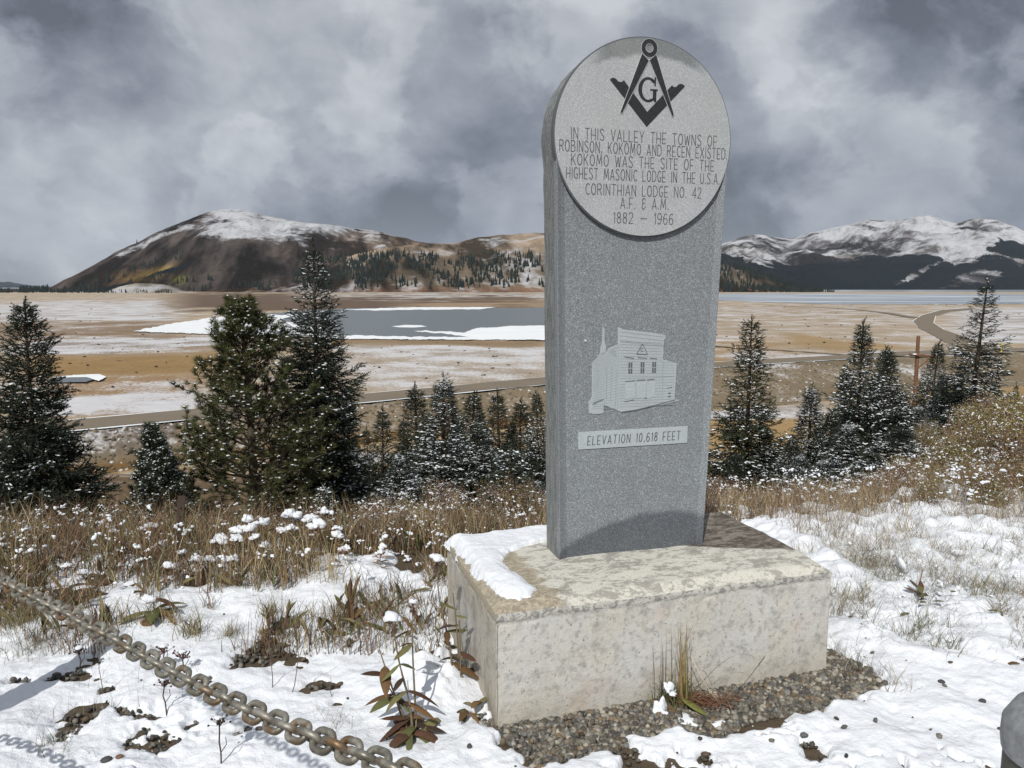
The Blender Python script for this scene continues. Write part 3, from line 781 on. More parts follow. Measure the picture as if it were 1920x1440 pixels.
def carve(name, polys, m, parent, y, h=.0012):
    V = []; F = []
    for P in polys:
        n = len(P); b = len(V)
        V += [(u, y-h, v) for u, v in P]+[(u, y+.002, v) for u, v in P]
        F.append(tuple(range(b, b+n))[::-1]); F += [(b+i, b+(i+1) % n, b+n+(i+1) % n, b+n+i) for i in range(n)]
    me = bpy.data.meshes.new(name); me.from_pydata(V, [], F); me.materials.append(m); me.validate()
    return link(bpy.data.objects.new(name, me), parent)
def stroke(p, w):
    """polyline -> quads (u,v)"""
    out = []; p = [np.array(q, float) for q in p]
    for a, b in zip(p[:-1], p[1:]):
        d = b-a; L = np.linalg.norm(d)
        if L < 1e-6: continue
        d /= L; nn = np.array([-d[1], d[0]])*w/2; e = d*w*.3
        out.append([tuple(a-e-nn), tuple(b+e-nn), tuple(b+e+nn), tuple(a-e+nn)])
    return out
emb = carve('ring', [], M_emb, None, YF) if False else None
def ringpoly(c, r0, r1, n=40):
    out = []
    for i in range(n):
        a, b = 2*math.pi*i/n, 2*math.pi*(i+1)/n
        out.append([(c[0]+r0*math.cos(a), c[1]+r0*math.sin(a)), (c[0]+r1*math.cos(a), c[1]+r1*math.sin(a)), (c[0]+r1*math.cos(b), c[1]+r1*math.sin(b)), (c[0]+r0*math.cos(b), c[1]+r0*math.sin(b))])
    return out
SQ = [(.192, 1.924), (.196, 1.930), (.203, 1.933), (.213, 1.932), (.220, 1.927), (.226, 1.921), (.234, 1.919), (.242, 1.920), (.250, 1.927), (.353, 1.814), (.459, 1.923), (.463, 1.918), (.471, 1.916), (.479, 1.919), (.485, 1.926), (.494, 1.930), (.504, 1.930), (.511, 1.927), (.516, 1.922), (.352, 1.756)]
SQa = SQ[:10]+[SQ[-1]]; SQb = SQ[9:]
embo = carve('square', [SQa, SQb], M_emb, disc, YF, .0010)
LL = [(.325, 2.034), (.3555, 2.008), (.247, 1.804), (.243, 1.801), (.239, 1.802), (.237, 1.807)]
LR = [(.3565, 2.010), (.386, 2.034), (.4695, 1.811), (.467, 1.803), (.4625, 1.801), (.460, 1.804)]
carve('compasses', [LL, LR]+ringpoly((.356, 2.055), .0165, .0345), M_emb, disc, YF, .0022)
# fine pale outline round the compasses where they cross the square
ol = []
for P in (LL, LR): ol += stroke(P+[P[0]], .0016)
ol += ringpoly((.356, 2.055), .0345, .0358)+ringpoly((.356, 2.055), .0150, .0165)
carve('outline', ol, M_edge, disc, YF, .0027)
def arc(c, rx, ry, a0, a1, n): return [(c[0]+rx*math.cos(R(a)), c[1]+ry*math.sin(R(a))) for a in np.linspace(a0, a1, n)]
gc = (.355, 1.8985); Gp = []
ao = arc(gc, .0425, .0475, 48, 300, 26); ai = arc(gc, .0265, .0385, 48, 300, 26)
for i in range(25): Gp.append([ao[i], ao[i+1], ai[i+1], ai[i]])
Gp += [[(.382, 1.947), (.388, 1.947), (.388, 1.914), (.382, 1.914)], [(.370, 1.938), (.385, 1.928), (.385, 1.922), (.372, 1.928)],
       [(.376, 1.9), (.391, 1.9), (.391, 1.853), (.384, 1.853), (.376, 1.862)], [(.364, 1.902), (.397, 1.902), (.397, 1.896), (.364, 1.896)], [(.367, 1.853), (.38, 1.862), (.38, 1.870), (.366, 1.862)]]
carve('letter_g', Gp, M_emb, disc, YF, .0010)
# --- engraved lettering, narrow single-stroke capitals on a 4 x 6 grid
def O_(w=3.2): return [arc((w/2, 3), w/2, 3, 90, 450, 18)]
GL = {'A': [[(0, 0), (1.6, 6), (3.2, 0)], [(.5, 1.7), (2.7, 1.7)]], 'B': [[(0, 0), (0, 6), (1.8, 6), (2.7, 5.3), (2.7, 4.1), (1.8, 3.3), (0, 3.3)], [(1.8, 3.3), (3, 2.5), (3, .8), (2, 0), (0, 0)]],
 'C': [arc((1.6, 3), 1.6, 3, 50, 310, 14)], 'D': [[(0, 0), (0, 6), (1.5, 6), (2.7, 5), (3, 3), (2.7, 1), (1.5, 0), (0, 0)]], 'E': [[(2.5, 6), (0, 6), (0, 0), (2.5, 0)], [(0, 2.6), (2.1, 2.6)]],
 'F': [[(2.5, 6), (0, 6), (0, 0)], [(0, 2.6), (2.1, 2.6)]], 'G': [arc((1.6, 3), 1.6, 3, 50, 315, 14)+[(2.8, 2.4), (1.7, 2.4)]], 'H': [[(0, 0), (0, 6)], [(2.8, 0), (2.8, 6)], [(0, 2.6), (2.8, 2.6)]],
 'I': [[(.3, 0), (.3, 6)]], 'K': [[(0, 0), (0, 6)], [(2.7, 6), (0, 2.4)], [(.9, 3.4), (2.9, 0)]], 'L': [[(0, 6), (0, 0), (2.4, 0)]], 'M': [[(0, 0), (.6, 6), (2, 1.2), (3.4, 6), (4, 0)]],
 'N': [[(0, 0), (0, 6), (2.9, 0), (2.9, 6)]], 'O': O_(), 'R': [[(0, 0), (0, 6), (1.8, 6), (2.7, 5.2), (2.7, 3.9), (1.8, 3), (0, 3)], [(1.4, 3), (2.9, 0)]],
 'S': [[(2.6, 5.2), (1.9, 6), (.8, 6), (.1, 5.2), (.2, 4.2), (2.5, 2.1), (2.7, 1), (2, 0), (.7, 0), (0, .8)]], 'T': [[(0, 6), (2.9, 6)], [(1.45, 6), (1.45, 0)]], 'U': [[(0, 6), (0, 1.2), (.7, 0), (2, 0), (2.7, 1.2), (2.7, 6)]],
 'V': [[(0, 6), (1.5, 0), (3, 6)]], 'W': [[(0, 6), (1, 0), (2, 5), (3, 0), (4, 6)]], 'X': [[(0, 6), (2.9, 0)], [(0, 0), (2.9, 6)]], 'Y': [[(0, 6), (1.5, 2.8), (3, 6)], [(1.5, 2.8), (1.5, 0)]],
 '0': O_(2.6), '1': [[(.1, 5), (.9, 6), (.9, 0)]], '2': [[(0, 4.9), (.5, 6), (1.9, 6), (2.5, 5), (2.3, 3.6), (0, 0), (2.6, 0)]], '4': [[(2, 0), (2, 6), (0, 1.6), (2.7, 1.6)]],
 '6': [[(2.3, 5.4), (1.6, 6), (.7, 5.6), (0, 3.8), (0, 1.4), (.7, 0), (1.9, 0), (2.5, 1), (2.5, 2.4), (1.9, 3.3), (.7, 3.3), (0, 2.3)]],
 '8': [arc((1.25, 4.6), 1.05, 1.4, -90, 270, 12), arc((1.25, 1.6), 1.25, 1.6, 90, 450, 12)], '9': [[(.2, .6), (.9, 0), (1.8, .4), (2.5, 2.2), (2.5, 4.6), (1.8, 6), (.6, 6), (0, 5), (0, 3.6), (.6, 2.7), (1.8, 2.7), (2.5, 3.7)]],
 '.': [[(.2, 0), (.2, .5)]], ',': [[(.5, .7), (.2, -.5)]], '&': [[(2.6, 1.2), (1.6, 0), (.6, 0), (0, 1), (.2, 2.4), (1, 3.2), (2, 3.2)], [(1, 3.2), (.3, 4), (.4, 5.4), (1.2, 6), (2, 5.7), (2.3, 5)]], '-': [[(0, 2.9), (4.2, 2.9)]], ' ': []}
def text_polys(s, u0, u1, v0, h, w, gap=1.5, slant=0.):
    adv = []; x = 0
    for ch in s:
        G = GL[ch]; wd = 2.6 if ch == ' ' else max([p[0] for q in G for p in q]+[.4]); adv.append(x); x += wd+(gap if ch != ' ' else 1.1)
    x -= gap; k = (u1-u0)/x; kv = h/6; out = []
    for ch, a in zip(s, adv):
        for q in GL[ch]: out += stroke([(u0+(a+p[0])*k+slant*p[1]*kv, v0+p[1]*kv) for p in q], w)
    return out
lines = [('IN THIS VALLEY THE TOWNS OF', .033, .668, 1.6955), ('ROBINSON, KOKOMO AND RECEN EXISTED.', -.013, .718, 1.6475), ('KOKOMO WAS THE SITE OF THE', .036, .658, 1.5975), ('HIGHEST MASONIC LODGE IN THE U.S.A.', .016, .686, 1.546),
         ('CORINTHIAN LODGE NO. 42', .097, .603, 1.487), ('A.F. & A.M.', .246, .456, 1.437), ('1882 - 1966', .216, .478, 1.379)]
tp = []
for s, a, b, v in lines: tp += text_polys(s, a, b, v, .0415, .0034)
carve('inscription', tp, M_engr, disc, YF, .0007)
te = []
for s, a, b, v in lines: te += [[(u+.0018, w-.0012) for u, w in q] for q in text_polys(s, a, b, v, .0415, .0026)]
carve('inscription_highlight', te, M_edge, disc, YF, .0004)  # painted highlight: pale copy of the letters, shifted down and right
YP = .006
plate = carve('elevation_plate', [[(.084, .463), (.583, .463), (.583, .536), (.084, .536)]], M_frost2, stone, YP, .003)
carve('lettering', text_polys('ELEVATION 10,618 FEET', .124, .546, .480, .036, .0034, 2.0, .07), M_engr, plate, YP-.003, .0007)
carve('plate_shadow', stroke([(.083, .462), (.584, .462)], .003)+stroke([(.584, .462), (.584, .537)], .002), M_emb, plate, YP, .0012)  # shade below and right of the plate, painted as dark strips
# --- carved building
BO = [(.140, .821), (.170, .846), (.178, .858), (.196, .862), (.216, .880), (.252, .891), (.251, .955), (.257, .961), (.264, .961), (.272, .953), (.330, .947), (.400, .939), (.467, .926), (.468, .918), (.460, .902), (.458, .825), (.522, .808), (.517, .656), (.543, .649), (.50, .640), (.40, .626), (.34, .614), (.274, .611), (.194, .644), (.193, .610), (.160, .607), (.129, .613), (.127, .656), (.141, .680)]
relief = carve('carved_building', [BO, [(.172, .850), (.176, .881), (.183, .908), (.183, .959), (.187, .966), (.193, .959), (.193, .908), (.201, .880), (.196, .858)]], M_frost2, stone, YP, .0028)
L = []; r_ = random.Random(4)
for i in range(24):            # clapboards of the front
    v = .900-i*.0118; L += stroke([(.262, v+.004), (.452 if v > .824 else .512, v-.006+(.0) if v > .75 else v+.004)], .0016)
for i in range(22):            # clapboards of the side wall
    v0 = .815-i*.0088; L += stroke([(.146, v0), (.249, .880-i*.0120)], .0015)
L += stroke([(.254, .890), (.256, .618)], .0022)+stroke([(.459, .826), (.458, .640)], .0016)
L += stroke([(.200, .866), (.249, .884)], .0016)+stroke([(.140, .818), (.20, .862)], .0018)
for k in range(5): L += stroke([(.205+k*.009, .862-k*.004), (.248, .878-k*.011)], .0015)
for dv in (0, -.016, -.034, -.040): L += stroke([(.260, .944+dv), (.460, .919+dv)], .0018)
L += stroke([(.205, .67), (.205, .80)], .002)+stroke([(.225, .66), (.225, .80)], .0015)+stroke([(.166, .72), (.166, .79)], .0015)+stroke([(.247, .64), (.247, .79)], .0018)
L += stroke([(.129, .654), (.195, .668)], .002)
carve('clapboards', L, M_line, relief, YP-.0028, .0008)
Dk = []
for u in (.305, .360, .413):
    for q in ((0, .806), (.010, .806), (0, .781), (.010, .781)):
        Dk.append([(u-.004+q[0], q[1]-.011), (u+.003+q[0], q[1]-.011), (u+.003+q[0], q[1]+.010), (u-.004+q[0], q[1]+.010)])
for a, b in (((.283, .840), (.324, .834)), ((.343, .836), (.383, .832)), ((.398, .832), (.430, .829)), ((.288, .738), (.330, .740)), ((.340, .741), (.377, .743)), ((.386, .742), (.42, .744)), ((.287, .654), (.330, .660)), ((.378, .664), (.410, .669)), ((.144, .648), (.188, .667)), ((.481, .703), (.501, .706))):
    Dk += stroke([a, b], .0026)
Dk += [[(.486, .679), (.497, .679), (.497, .684), (.486, .684)], [(.486, .665), (.497, .665), (.497, .670), (.486, .670)], ]
Dk += stroke([(.362, .893), (.337, .850), (.386, .848), (.362, .893)], .0022)
Dk += stroke([(.275, .611), (.34, .617), (.42, .632), (.52, .652)], .0028)
Dk += [x for P in [arc((.361, .868), .006, .007, 60, 320, 8)] for x in stroke(P, .0018)]
carve('openings', Dk, M_engr, relief, YP-.0028, .0014)
Lt = []
for u0, u1 in ((.288, .333), (.340, .380), (.386, .425)): Lt.append([(u0, .664), (u1, .668), (u1, .733), (u0, .731)])
carve('shop_doors', Lt, M_frost2, relief, YP-.0028, .0016)
carve('studs', [arc((.110, .911), .0055, .006, 0, 330, 12)], M_edge, stone, YP, .004)

# ------------------------------------------------------------ snow cover and gravel
def inpoly_dist(px_, py_, poly):
    """signed distance to polygon, positive inside"""
    P = np.array(poly); n = len(P); d = np.full(px_.shape, 1e9); ins = np.zeros(px_.shape, bool)
    for i in range(n):
        a = P[i]; b = P[(i+1) % n]; ab = b-a; t = np.clip(((px_-a[0])*ab[0]+(py_-a[1])*ab[1])/(ab@ab), 0, 1)
        d = np.minimum(d, np.hypot(px_-a[0]-t*ab[0], py_-a[1]-t*ab[1]))
        c = ((a[1] > py_) != (b[1] > py_)) & (px_ < (b[0]-a[0])*(py_-a[1])/(b[1]-a[1]+1e-12)+a[0]); ins ^= c
    return np.where(ins, d, -d)
GP = [onz(x, y, 0)[:2] for x, y in [(912, 1372), (925, 1300), (1240, 1290), (1560, 1225), (1625, 1262), (1680, 1292), (1640, 1325), (1560, 1335), (1540, 1350), (1480, 1340), (1400, 1350), (1340, 1390), (1260, 1370), (1190, 1385), (1120, 1420), (1060, 1445), (1010, 1445), (985, 1405)]]
HOLES = [(140, 1362, .05, .03), (190, 1300, .03, .015), (255, 1342, .07, .02), (300, 1392, .10, .045), (340, 1410, .05, .03), (480, 1232, .09, .028), (445, 1243, .05, .02), (375, 1290, .03, .02), (610, 1300, .05, .02), (1150, 1425, .06, .02), (1530, 1395, .05, .015), (20, 1285, .06, .03), (1330, 1415, .03, .015), (660, 1215, .03, .015), (435, 1385, .04, .02), (550, 1170, .05, .02), (1690, 1425, .02, .01), (120, 1270, .03, .01)]
def snow_th(x, y):
    d = inpoly_dist(x, y, GP)+fbm(x, y, 5, 4, 61)*.16+fbm(x, y, 22, 2, 66)*.05
    th = .024+.028*fbm(x, y, 1.3, 3, 62)+.030*fbm(x, y, 5.5, 4, 63)+.006*fbm(x, y, 30, 2, 64)
    far = sstep(y, 3.5, 4.6); th = th+far*.04*fbm(x, y, 6, 3, 67)
    rt = sstep(x, 1.2, 1.7)*sstep(y, 2.8, 3.4); th = th+rt*(.030+.09*np.abs(fbm(x, y, 4.5, 3, 68)))
    th = th-.09*sstep(d, -.03, .05)
    wqx = fbm(x, y, 7, 3, 101)*.16; wqy = fbm(x, y, 7, 3, 105)*.16
    for hx, hy, wx, wy in HOLES:
        c = onz(hx, hy, 0); q = ((x-c[0]+wqx)/wx)**2+((y-c[1]+wqy)/(wy*2.2))**2
        th = th-.065*np.exp(-q)*(.45+2.4*np.abs(fbm(x, y, 18, 3, 70)))
    sp = fbm(x, y, 2.2, 4, 80)+.35*fbm(x, y, 30, 2, 81); near = sstep(y, 3.9, 3.2)
    th = th-.05*sstep(sp, .36, .50)*near
    # fades out into the weeds at the brink
    lim = np.interp(x/np.maximum(y, .5), [-.7, -.4, -.1, .1, .3, .45, .6, .8], [4.2, 4.2, 4.5, 4.7, 4.9, 5.1, 5.2, 5.2])
    pt = fbm(x, y, 3.5, 4, 90)
    th = th-.07*sstep(y-lim+pt*1.5, 0, .5)
    # banked a little against the leafy plant left of the plinth
    c = onz(800, 1290, 0); th = th+.10*np.exp(-((x-c[0])/.14)**2-((y-c[1])/.22)**2)*(1+1.2*fbm(x, y, 9, 3, 95))
    return th
aS = np.linspace(-1.0, 1.0, 560); rS = np.concatenate([np.geomspace(.9, 5.0, 520), np.geomspace(5.0, 9.5, 120)[1:]])
A_, D_ = np.meshgrid(aS, rS); SX = A_*D_; SY = D_
th = snow_th(SX, SY)
far_p = sstep(SY, 6, 7); th = th-far_p*.03
SZ = T(SX, SY)+th
Vv = np.stack([SX, SY, SZ], -1).reshape(-1, 3); Fq = grid_faces(*SX.shape)
keep = (th.ravel()[Fq] > -.012).any(1)
sn = link(bpy.data.objects.new('snow_cover', mesh_np('snow_cover', Vv, Fq[keep], M_snow, smooth=True))); tag(sn, kind='structure')
def ground_z(x, y):
    x = np.atleast_1d(np.asarray(x, float)); y = np.atleast_1d(np.asarray(y, float))
    return T(x, y)+np.maximum(snow_th(x, y), 0)
# soil bank around holes is the ground sheet. Gravel:
def pebbles(acc, x, y, r, zoff=.0, tone=None):
    k = len(x)
    if k == 0: return
    for var in range(6):
        m = np.arange(k) % 6 == var
        if not m.any(): continue
        V = ICO1*(1+.38*(rng.random(len(ICO1))-.5))[:, None]
        n = m.sum(); ax = frames(rng.normal(size=(n, 3)))
        sc = np.stack([r[m], r[m]*rng.uniform(.6, .95, n), r[m]*rng.uniform(.45, .75, n)], -1)
        pal = np.array([(.20, .185, .155), (.27, .25, .205), (.12, .115, .10), (.14, .118, .09), (.36, .335, .28), (.085, .08, .075), (.19, .14, .09), (.17, .168, .16)])
        c = pal[rng.integers(0, len(pal), n)]*rng.uniform(.5, 1.1, (n, 1))
        if tone is not None: c = c*tone
        acc.inst(V, ICF1, np.stack([x[m], y[m], T(x[m], y[m])+r[m]*.35+zoff+rng.uniform(0, .004, n)], -1), ax, sc, c)
ga = Acc(); GPa = np.array(GP); x0, y0 = GPa.min(0)-.12; x1, y1 = GPa.max(0)+.12
cx = rng.uniform(x0, x1, 24000); cy = rng.uniform(y0, y1, 24000)
d = inpoly_dist(cx, cy, GP); k = (d > -.02) & (snow_th(cx, cy) < .004)
lx = (cx-FL[0])*bd[0]+(cy-FL[1])*bd[1]; ly = (cx-FL[0])*bn[0]+(cy-FL[1])*bn[1]
k &= ~((lx > -.0) & (lx < BW) & (ly > .02))
cx, cy = cx[k][:8200], cy[k][:8200]; rad = rng.gamma(5, .0017, len(cx))+.003
pebbles(ga, cx, cy, np.clip(rad, .005, .018))
# pebbles in the thaw holes and strewn on the snow
for hx, hy, wx, wy in HOLES:
    c = onz(hx, hy, 0); n = int(30+900*wx*wy*30*.6); n = min(n, 90)
    x = c[0]+rng.normal(0, wx*1.1, n); y = c[1]+rng.normal(0, wy*2., n); kk = snow_th(x, y) < .004; x = x[kk]; y = y[kk]; n = len(x); pebbles(ga, x, y, rng.uniform(.006, .015, n), .006, .55)
tag(ga.build('gravel', M_stone, smooth=True), 'brown and grey pebble gravel bared along the foot of the plinth', 'gravel', kind='stuff')
sa = Acc(); n = 150
x = rng.uniform(-1.9, 2.4, n*3); y = rng.uniform(1.9, 3.6, n*3); q = inpoly_dist(x, y, GP); w_ = rng.random(n*3) < np.exp(-np.maximum(-q, 0)*5.)+.08
x, y = x[w_ & (q < 0)], y[w_ & (q < 0)]
zz = np.maximum(snow_th(x, y), 0); 
for i in range(0, len(x)): pebbles(sa, x[i:i+1], y[i:i+1], rng.uniform(.005, .014, 1), float(zz[i])-.002, .5)
tag(sa.build('loose_pebbles', M_stone, smooth=True), 'small dark pebbles strewn singly over the snow', 'gravel', kind='stuff')
# single stones
def stone_obj(px_, py_, r, label, tone=(.06, .055, .06)):
    c = onz(px_, py_, .03); a = Acc(); V = ICO2*(1+.28*fbm(ICO2[:, 0]*1.5+px_, ICO2[:, 1]*1.5+ICO2[:, 2], 1, 2, int(px_)))[:, None]
    a.add(V*np.array([r, r*.8, r*.6]), ICF2, tone); o = a.build('stone', M_stone, smooth=False)
    o.location = (c[0], c[1], float(ground_z(c[0], c[1])[0])+r*.25); tag(o, label, 'stone', 'single stones lying on the snow'); return o
stone_obj(1765, 1283, .014, 'dark stone on the smooth snow right of the gravel, farther from the round post')
stone_obj(1842, 1316, .014, 'dark stone on the snow just left above the round grey post')
stone_obj(200, 1431, .020, 'larger dark stone at the bottom left, below the chain')
stone_obj(486, 1372, .014, 'lone dark stone on the snow between the chain and its shadow', (.08, .075, .07))
stone_obj(1508, 1382, .014, 'grey stone on the snow in front of the gravel, nearest the middle', (.10, .1, .1))
stone_obj(225, 1428, .013, 'small reddish stone beside the larger dark stone at bottom left', (.16, .09, .06))

# ------------------------------------------------------------ vegetation generators
def tmpl_sprig(n, L, nl, w, spread, seed):
    r = np.random.default_rng(seed); V = []; F = []
    for i in range(n):
        t = (i+.5)/n; a = r.uniform(0, 2*math.pi); b = np.array([t*L, 0, 0])
        d = nrm(np.array([math.cos(spread), math.sin(spread)*math.cos(a), math.sin(spread)*math.sin(a)+.12]))
        s = nrm(np.cross(d, r.normal(size=3))); l = nl*r.uniform(.8, 1.2)
        k = len(V); V += [b-s*w/2, b+s*w/2, b+d*l]; F.append((k, k+1, k+2))
    s = np.array([0, 1, 0]); k = len(V); V += [np.zeros(3)-s*w*.5, s*w*.5, np.array([L, 0, 0])]; F.append((k, k+1, k+2))
    return np.array(V), np.array(F)
TS = [tmpl_sprig(20, 1.0, .27, .10, .80, s) for s in range(4)]
def tmpl_tuft(n, seed):
    r = np.random.default_rng(seed); V = []; F = []
    for i in range(n):
        a = r.uniform(0, 2*math.pi); e = r.uniform(.15, 1.0); b = np.array([r.uniform(0, .45), 0, 0])
        d = np.array([math.cos(e), math.sin(e)*math.cos(a), math.sin(e)*math.sin(a)]); s = nrm(np.cross(d, r.normal(size=3))); w = .07; l = r.uniform(.65, 1)
        k = len(V); V += [b-s*w/2, b+s*w/2, b+d*l]; F.append((k, k+1, k+2))
    return np.array(V), np.array(F)
TT = [tmpl_tuft(18, s) for s in range(4)]
def tmpl_snow(seed):
    r = np.random.default_rng(seed); n = 6; V = []
    for i, (x, w, h) in enumerate(((0, .10, .05), (.35, .22, .13), (.75, .2, .12), (1.05, .06, .04))):
        w *= r.uniform(.8, 1.2); h *= r.uniform(.8, 1.3)
        V += [(x, -w, -.02), (x, 0, h), (x, w, -.02)]
    F = []
    for i in range(3): a = i*3; F += [(a, a+3, a+4, a+1), (a+1, a+4, a+5, a+2)]
    return np.array(V), np.array(F)
TN = [tmpl_snow(s) for s in range(3)]
def spruce(seed, H, Rb, snowp, dens=1.0, base_col=(.030, .046, .030), leader=.10, taper=1.0, spr=.10, gap=0.0, bare=0.0):
    r = np.random.default_rng(seed); tr = Acc(); P = []; Dv = []; S = []; C = []; ex = []
    lean = r.normal(0, .012, 2)
    tz = np.linspace(0, 1, 14); tx = lean[0]*H*tz**1.5; ty = lean[1]*H*tz**1.5
    tube(tr, np.stack([tx, ty, tz*H], -1), (.018*H+.008)*(1-tz)**.8*.55+.004, (.085, .068, .052), 7)
    def trunk(z): t = z/H; return np.array([lean[0]*H*t**1.5, lean[1]*H*t**1.5, z])
    z = .03*H+bare*H; az = r.uniform(0, 6)
    while z < H*(1-leader*.35):
        t = z/H; n = int(r.integers(4, 7)); 
        prof = (1-t)**taper*(.86+.14*math.sin(t*9+seed)); 
        if t > 1-leader: prof = max(prof, .03)
        for k in range(n):
            az += 2*math.pi/n+r.normal(0, .25)
            if r.random() < gap: continue
            Lb = Rb*prof*(r.uniform(.62, 1.0) if r.random() < .75 else r.uniform(1.0, 1.28))*(1+.16*math.sin(z*11+az*1.0))+.02
            e0 = -.25+.75*t+r.normal(0, .08)           # lower boughs droop, upper ones rise
            m = max(3, int(Lb/.05)); s = np.linspace(0, 1, m)
            h = np.array([math.cos(az), math.sin(az)])
            rad = s*Lb; dz = Lb*(math.tan(e0)*s*.9-.16*s*(1-t)+.24*s**2.6)
            pts = np.column_stack([h[0]*rad, h[1]*rad, dz])+trunk(z)
            tube(tr, pts[::max(1, m//4)], np.linspace(.0045+.006*Lb, .0015, len(pts[::max(1, m//4)])), (.07, .055, .042), 3, False)
            for j in range(m):
                if s[j]*Lb < .02: continue
                dirb = nrm(pts[min(j+1, m-1)]-pts[max(j-1, 0)])
                # leading sprig
                if r.random() < .8*dens: P.append(pts[j]); Dv.append(dirb+r.normal(0, .25, 3)); S.append(spr*r.uniform(.75, 1.15)*(1.05-.5*t)); ex.append(s[j])
                if j < m-1 or True:
                    side = np.array([-h[1], h[0], 0])
                    for sg in (-1, 1):
                        Ll = min(.42*Lb, .34)*(1-s[j])**.7*(.5+s[j]*1.2)+.03*(1-t)+.008
                        q = max(1, int(Ll/.045*dens))
                        ld = nrm(dirb*.75+side*sg*r.uniform(.5, 1.1)+np.array([0, 0, r.uniform(-.65, .05)]))
                        for i in range(q):
                            p = pts[j]+ld*Ll*(i+r.random())/q+np.array([0, 0, -.06*((i+1)/q)**2*Ll*3])
                            P.append(p); Dv.append(ld+r.normal(0, .32, 3)); S.append(spr*r.uniform(.65, 1.1)*(1.05-.5*t)); ex.append(s[j])
        z += (.052+.05*r.random())*max(.7, H/4.2)*(1.15-.45*t)/max(dens, .6)**.3
    # leader
    for k in range(7):
        zz = H*(1-leader*.5*(k/7.)**1); P.append(trunk(zz)-np.array([0, 0, .02])); Dv.append(np.array([r.normal(0, .3), r.normal(0, .3), 1])); S.append(spr*.7); ex.append(1)
    P = np.array(P); Dv = np.array(Dv); S = np.array(S); ex = np.array(ex)
    bc = np.array(base_col); C = bc*r.uniform(.55, 1.5, (len(P), 1))*np.array([1, 1, 1])+r.uniform(0, .012, (len(P), 1))*np.array([1, .9, .1])
    cr = Acc(); fr = frames(Dv, r.uniform(-1.5, 1.5, len(P))); pick = r.integers(0, 4, len(P))
    for i in range(4): m = pick == i; cr.inst(TS[i][0], TS[i][1], P[m], fr[m], S[m]*1.35, C[m])
    sn = Acc(); clus = fbm(P[:, 0]*3+P[:, 1]*2, P[:, 2]*2.2, 1, 3, seed)
    pr = snowp*1.5*(.25+1.0*ex)*np.clip(1+2.6*clus, .05, 4)
    m = r.random(len(P)) < pr; P2 = P[m]; D2 = Dv[m].copy(); D2[:, 2] *= .4; fr2 = frames(D2); pk = r.integers(0, 3, len(P2)); S2 = S[m]
    for i in range(3):
        q = pk == i; n = q.sum()
        sn.inst(TN[i][0], TN[i][1], P2[q]+np.array([0, 0, .012]), fr2[q], np.stack([S2[q]*r.uniform(.3, .8, n), S2[q]*r.uniform(.35, .9, n), S2[q]*r.uniform(.4, 1.2, n)], -1), np.full((n, 3), .85))
    return tr.mesh('trunk', M_bark, True), cr.mesh('crown', M_needle), (sn.mesh('snow', M_snowt) if len(P2) else None)
def pine(seed, H, Rb, snowp, base_col=(.062, .068, .028)):
    r = np.random.default_rng(seed); tr = Acc(); P = []; Dv = []; S = []
    def limb(p0, d0, L, rad, depth):
        n = max(4, int(L/.09)); p = np.array(p0, float); d = nrm(np.array(d0, float)); pts = [p.copy()]
        for i in range(n):
            d = nrm(d+r.normal(0, .10, 3)+np.array([0, 0, .10])); p = p+d*L/n; pts.append(p.copy())
            t = (i+1)/n
            if depth > 0 and t > .25 and r.random() < .85:
                sd = nrm(np.cross(d, [0, 0, 1])+r.normal(0, .3, 3))*r.choice([-1, 1])
                limb(p, d*.6+sd*.9+np.array([0, 0, .15]), L*(.42-.2*t)+.06, rad*.5, depth-1)
            if t > (.35 if depth == 0 else .6) or L < .16:
                for q in range(3): P.append(p+r.normal(0, .012, 3)); Dv.append(d*1.0+r.normal(0, .45, 3)+np.array([0, 0, .35])); S.append(r.uniform(.055, .085))
        tube(tr, pts[::2] if len(pts) > 4 else pts, np.linspace(rad, rad*.35, len(pts[::2] if len(pts) > 4 else pts)), (.11, .09, .068), 4, False)
    tz = np.linspace(0, 1, 12); tube(tr, np.stack([.03*np.sin(tz*4), .0*tz, tz*H*.97], -1), .045*(1-tz)**.7+.008, (.10, .082, .062), 8)
    z = .10*H; az = r.uniform(0, 6)
    while z < H*.97:
        t = z/H
        prof = (1-t)**.75*(.75+.25*min(1, t*5))
        for k in range(int(r.integers(4, 6))):
            az += 2.4+r.normal(0, .3); L = Rb*prof*r.uniform(.65, 1.15)+.06
            e = -.05+1.0*t+r.normal(0, .12)
            limb((.03*math.sin(t*4), 0, z), (math.cos(az)*math.cos(e), math.sin(az)*math.cos(e), math.sin(e)), L, .006+.012*L, 1 if L > .2 else 0)
        z += H*.030*(1.2-.5*t)
    for k in range(10): P.append(np.array([.0, 0, H*(.97+.03*k/10)])); Dv.append(np.array([r.normal(0, .4), r.normal(0, .4), 1])); S.append(.075)
    P = np.array(P); Dv = np.array(Dv); S = np.array(S)
    C = np.array(base_col)*r.uniform(.5, 1.45, (len(P), 1)); cr = Acc(); fr = frames(Dv, r.uniform(-2, 2, len(P))); pick = r.integers(0, 4, len(P))
    for i in range(4): m = pick == i; cr.inst(TT[i][0], TT[i][1], P[m], fr[m], S[m]*1.15, C[m])
    sn = Acc(); m = r.random(len(P)) < snowp; n = m.sum()
    sn.inst(ICO1[:, :], ICF1, P[m]+nrm(Dv[m])*S[m][:, None]*.5+np.array([0, 0, .012]), frames(np.column_stack([r.normal(size=(n, 2)), np.zeros(n)])), np.stack([r.uniform(.009, .022, n), r.uniform(.009, .018, n), r.uniform(.006, .012, n)], -1), np.full((n, 3), .85))
    return tr.mesh('trunk', M_bark, True), cr.mesh('crown', M_needle), sn.mesh('snow', M_snowt)
TREES = 'conifers on the slope below the overlook'
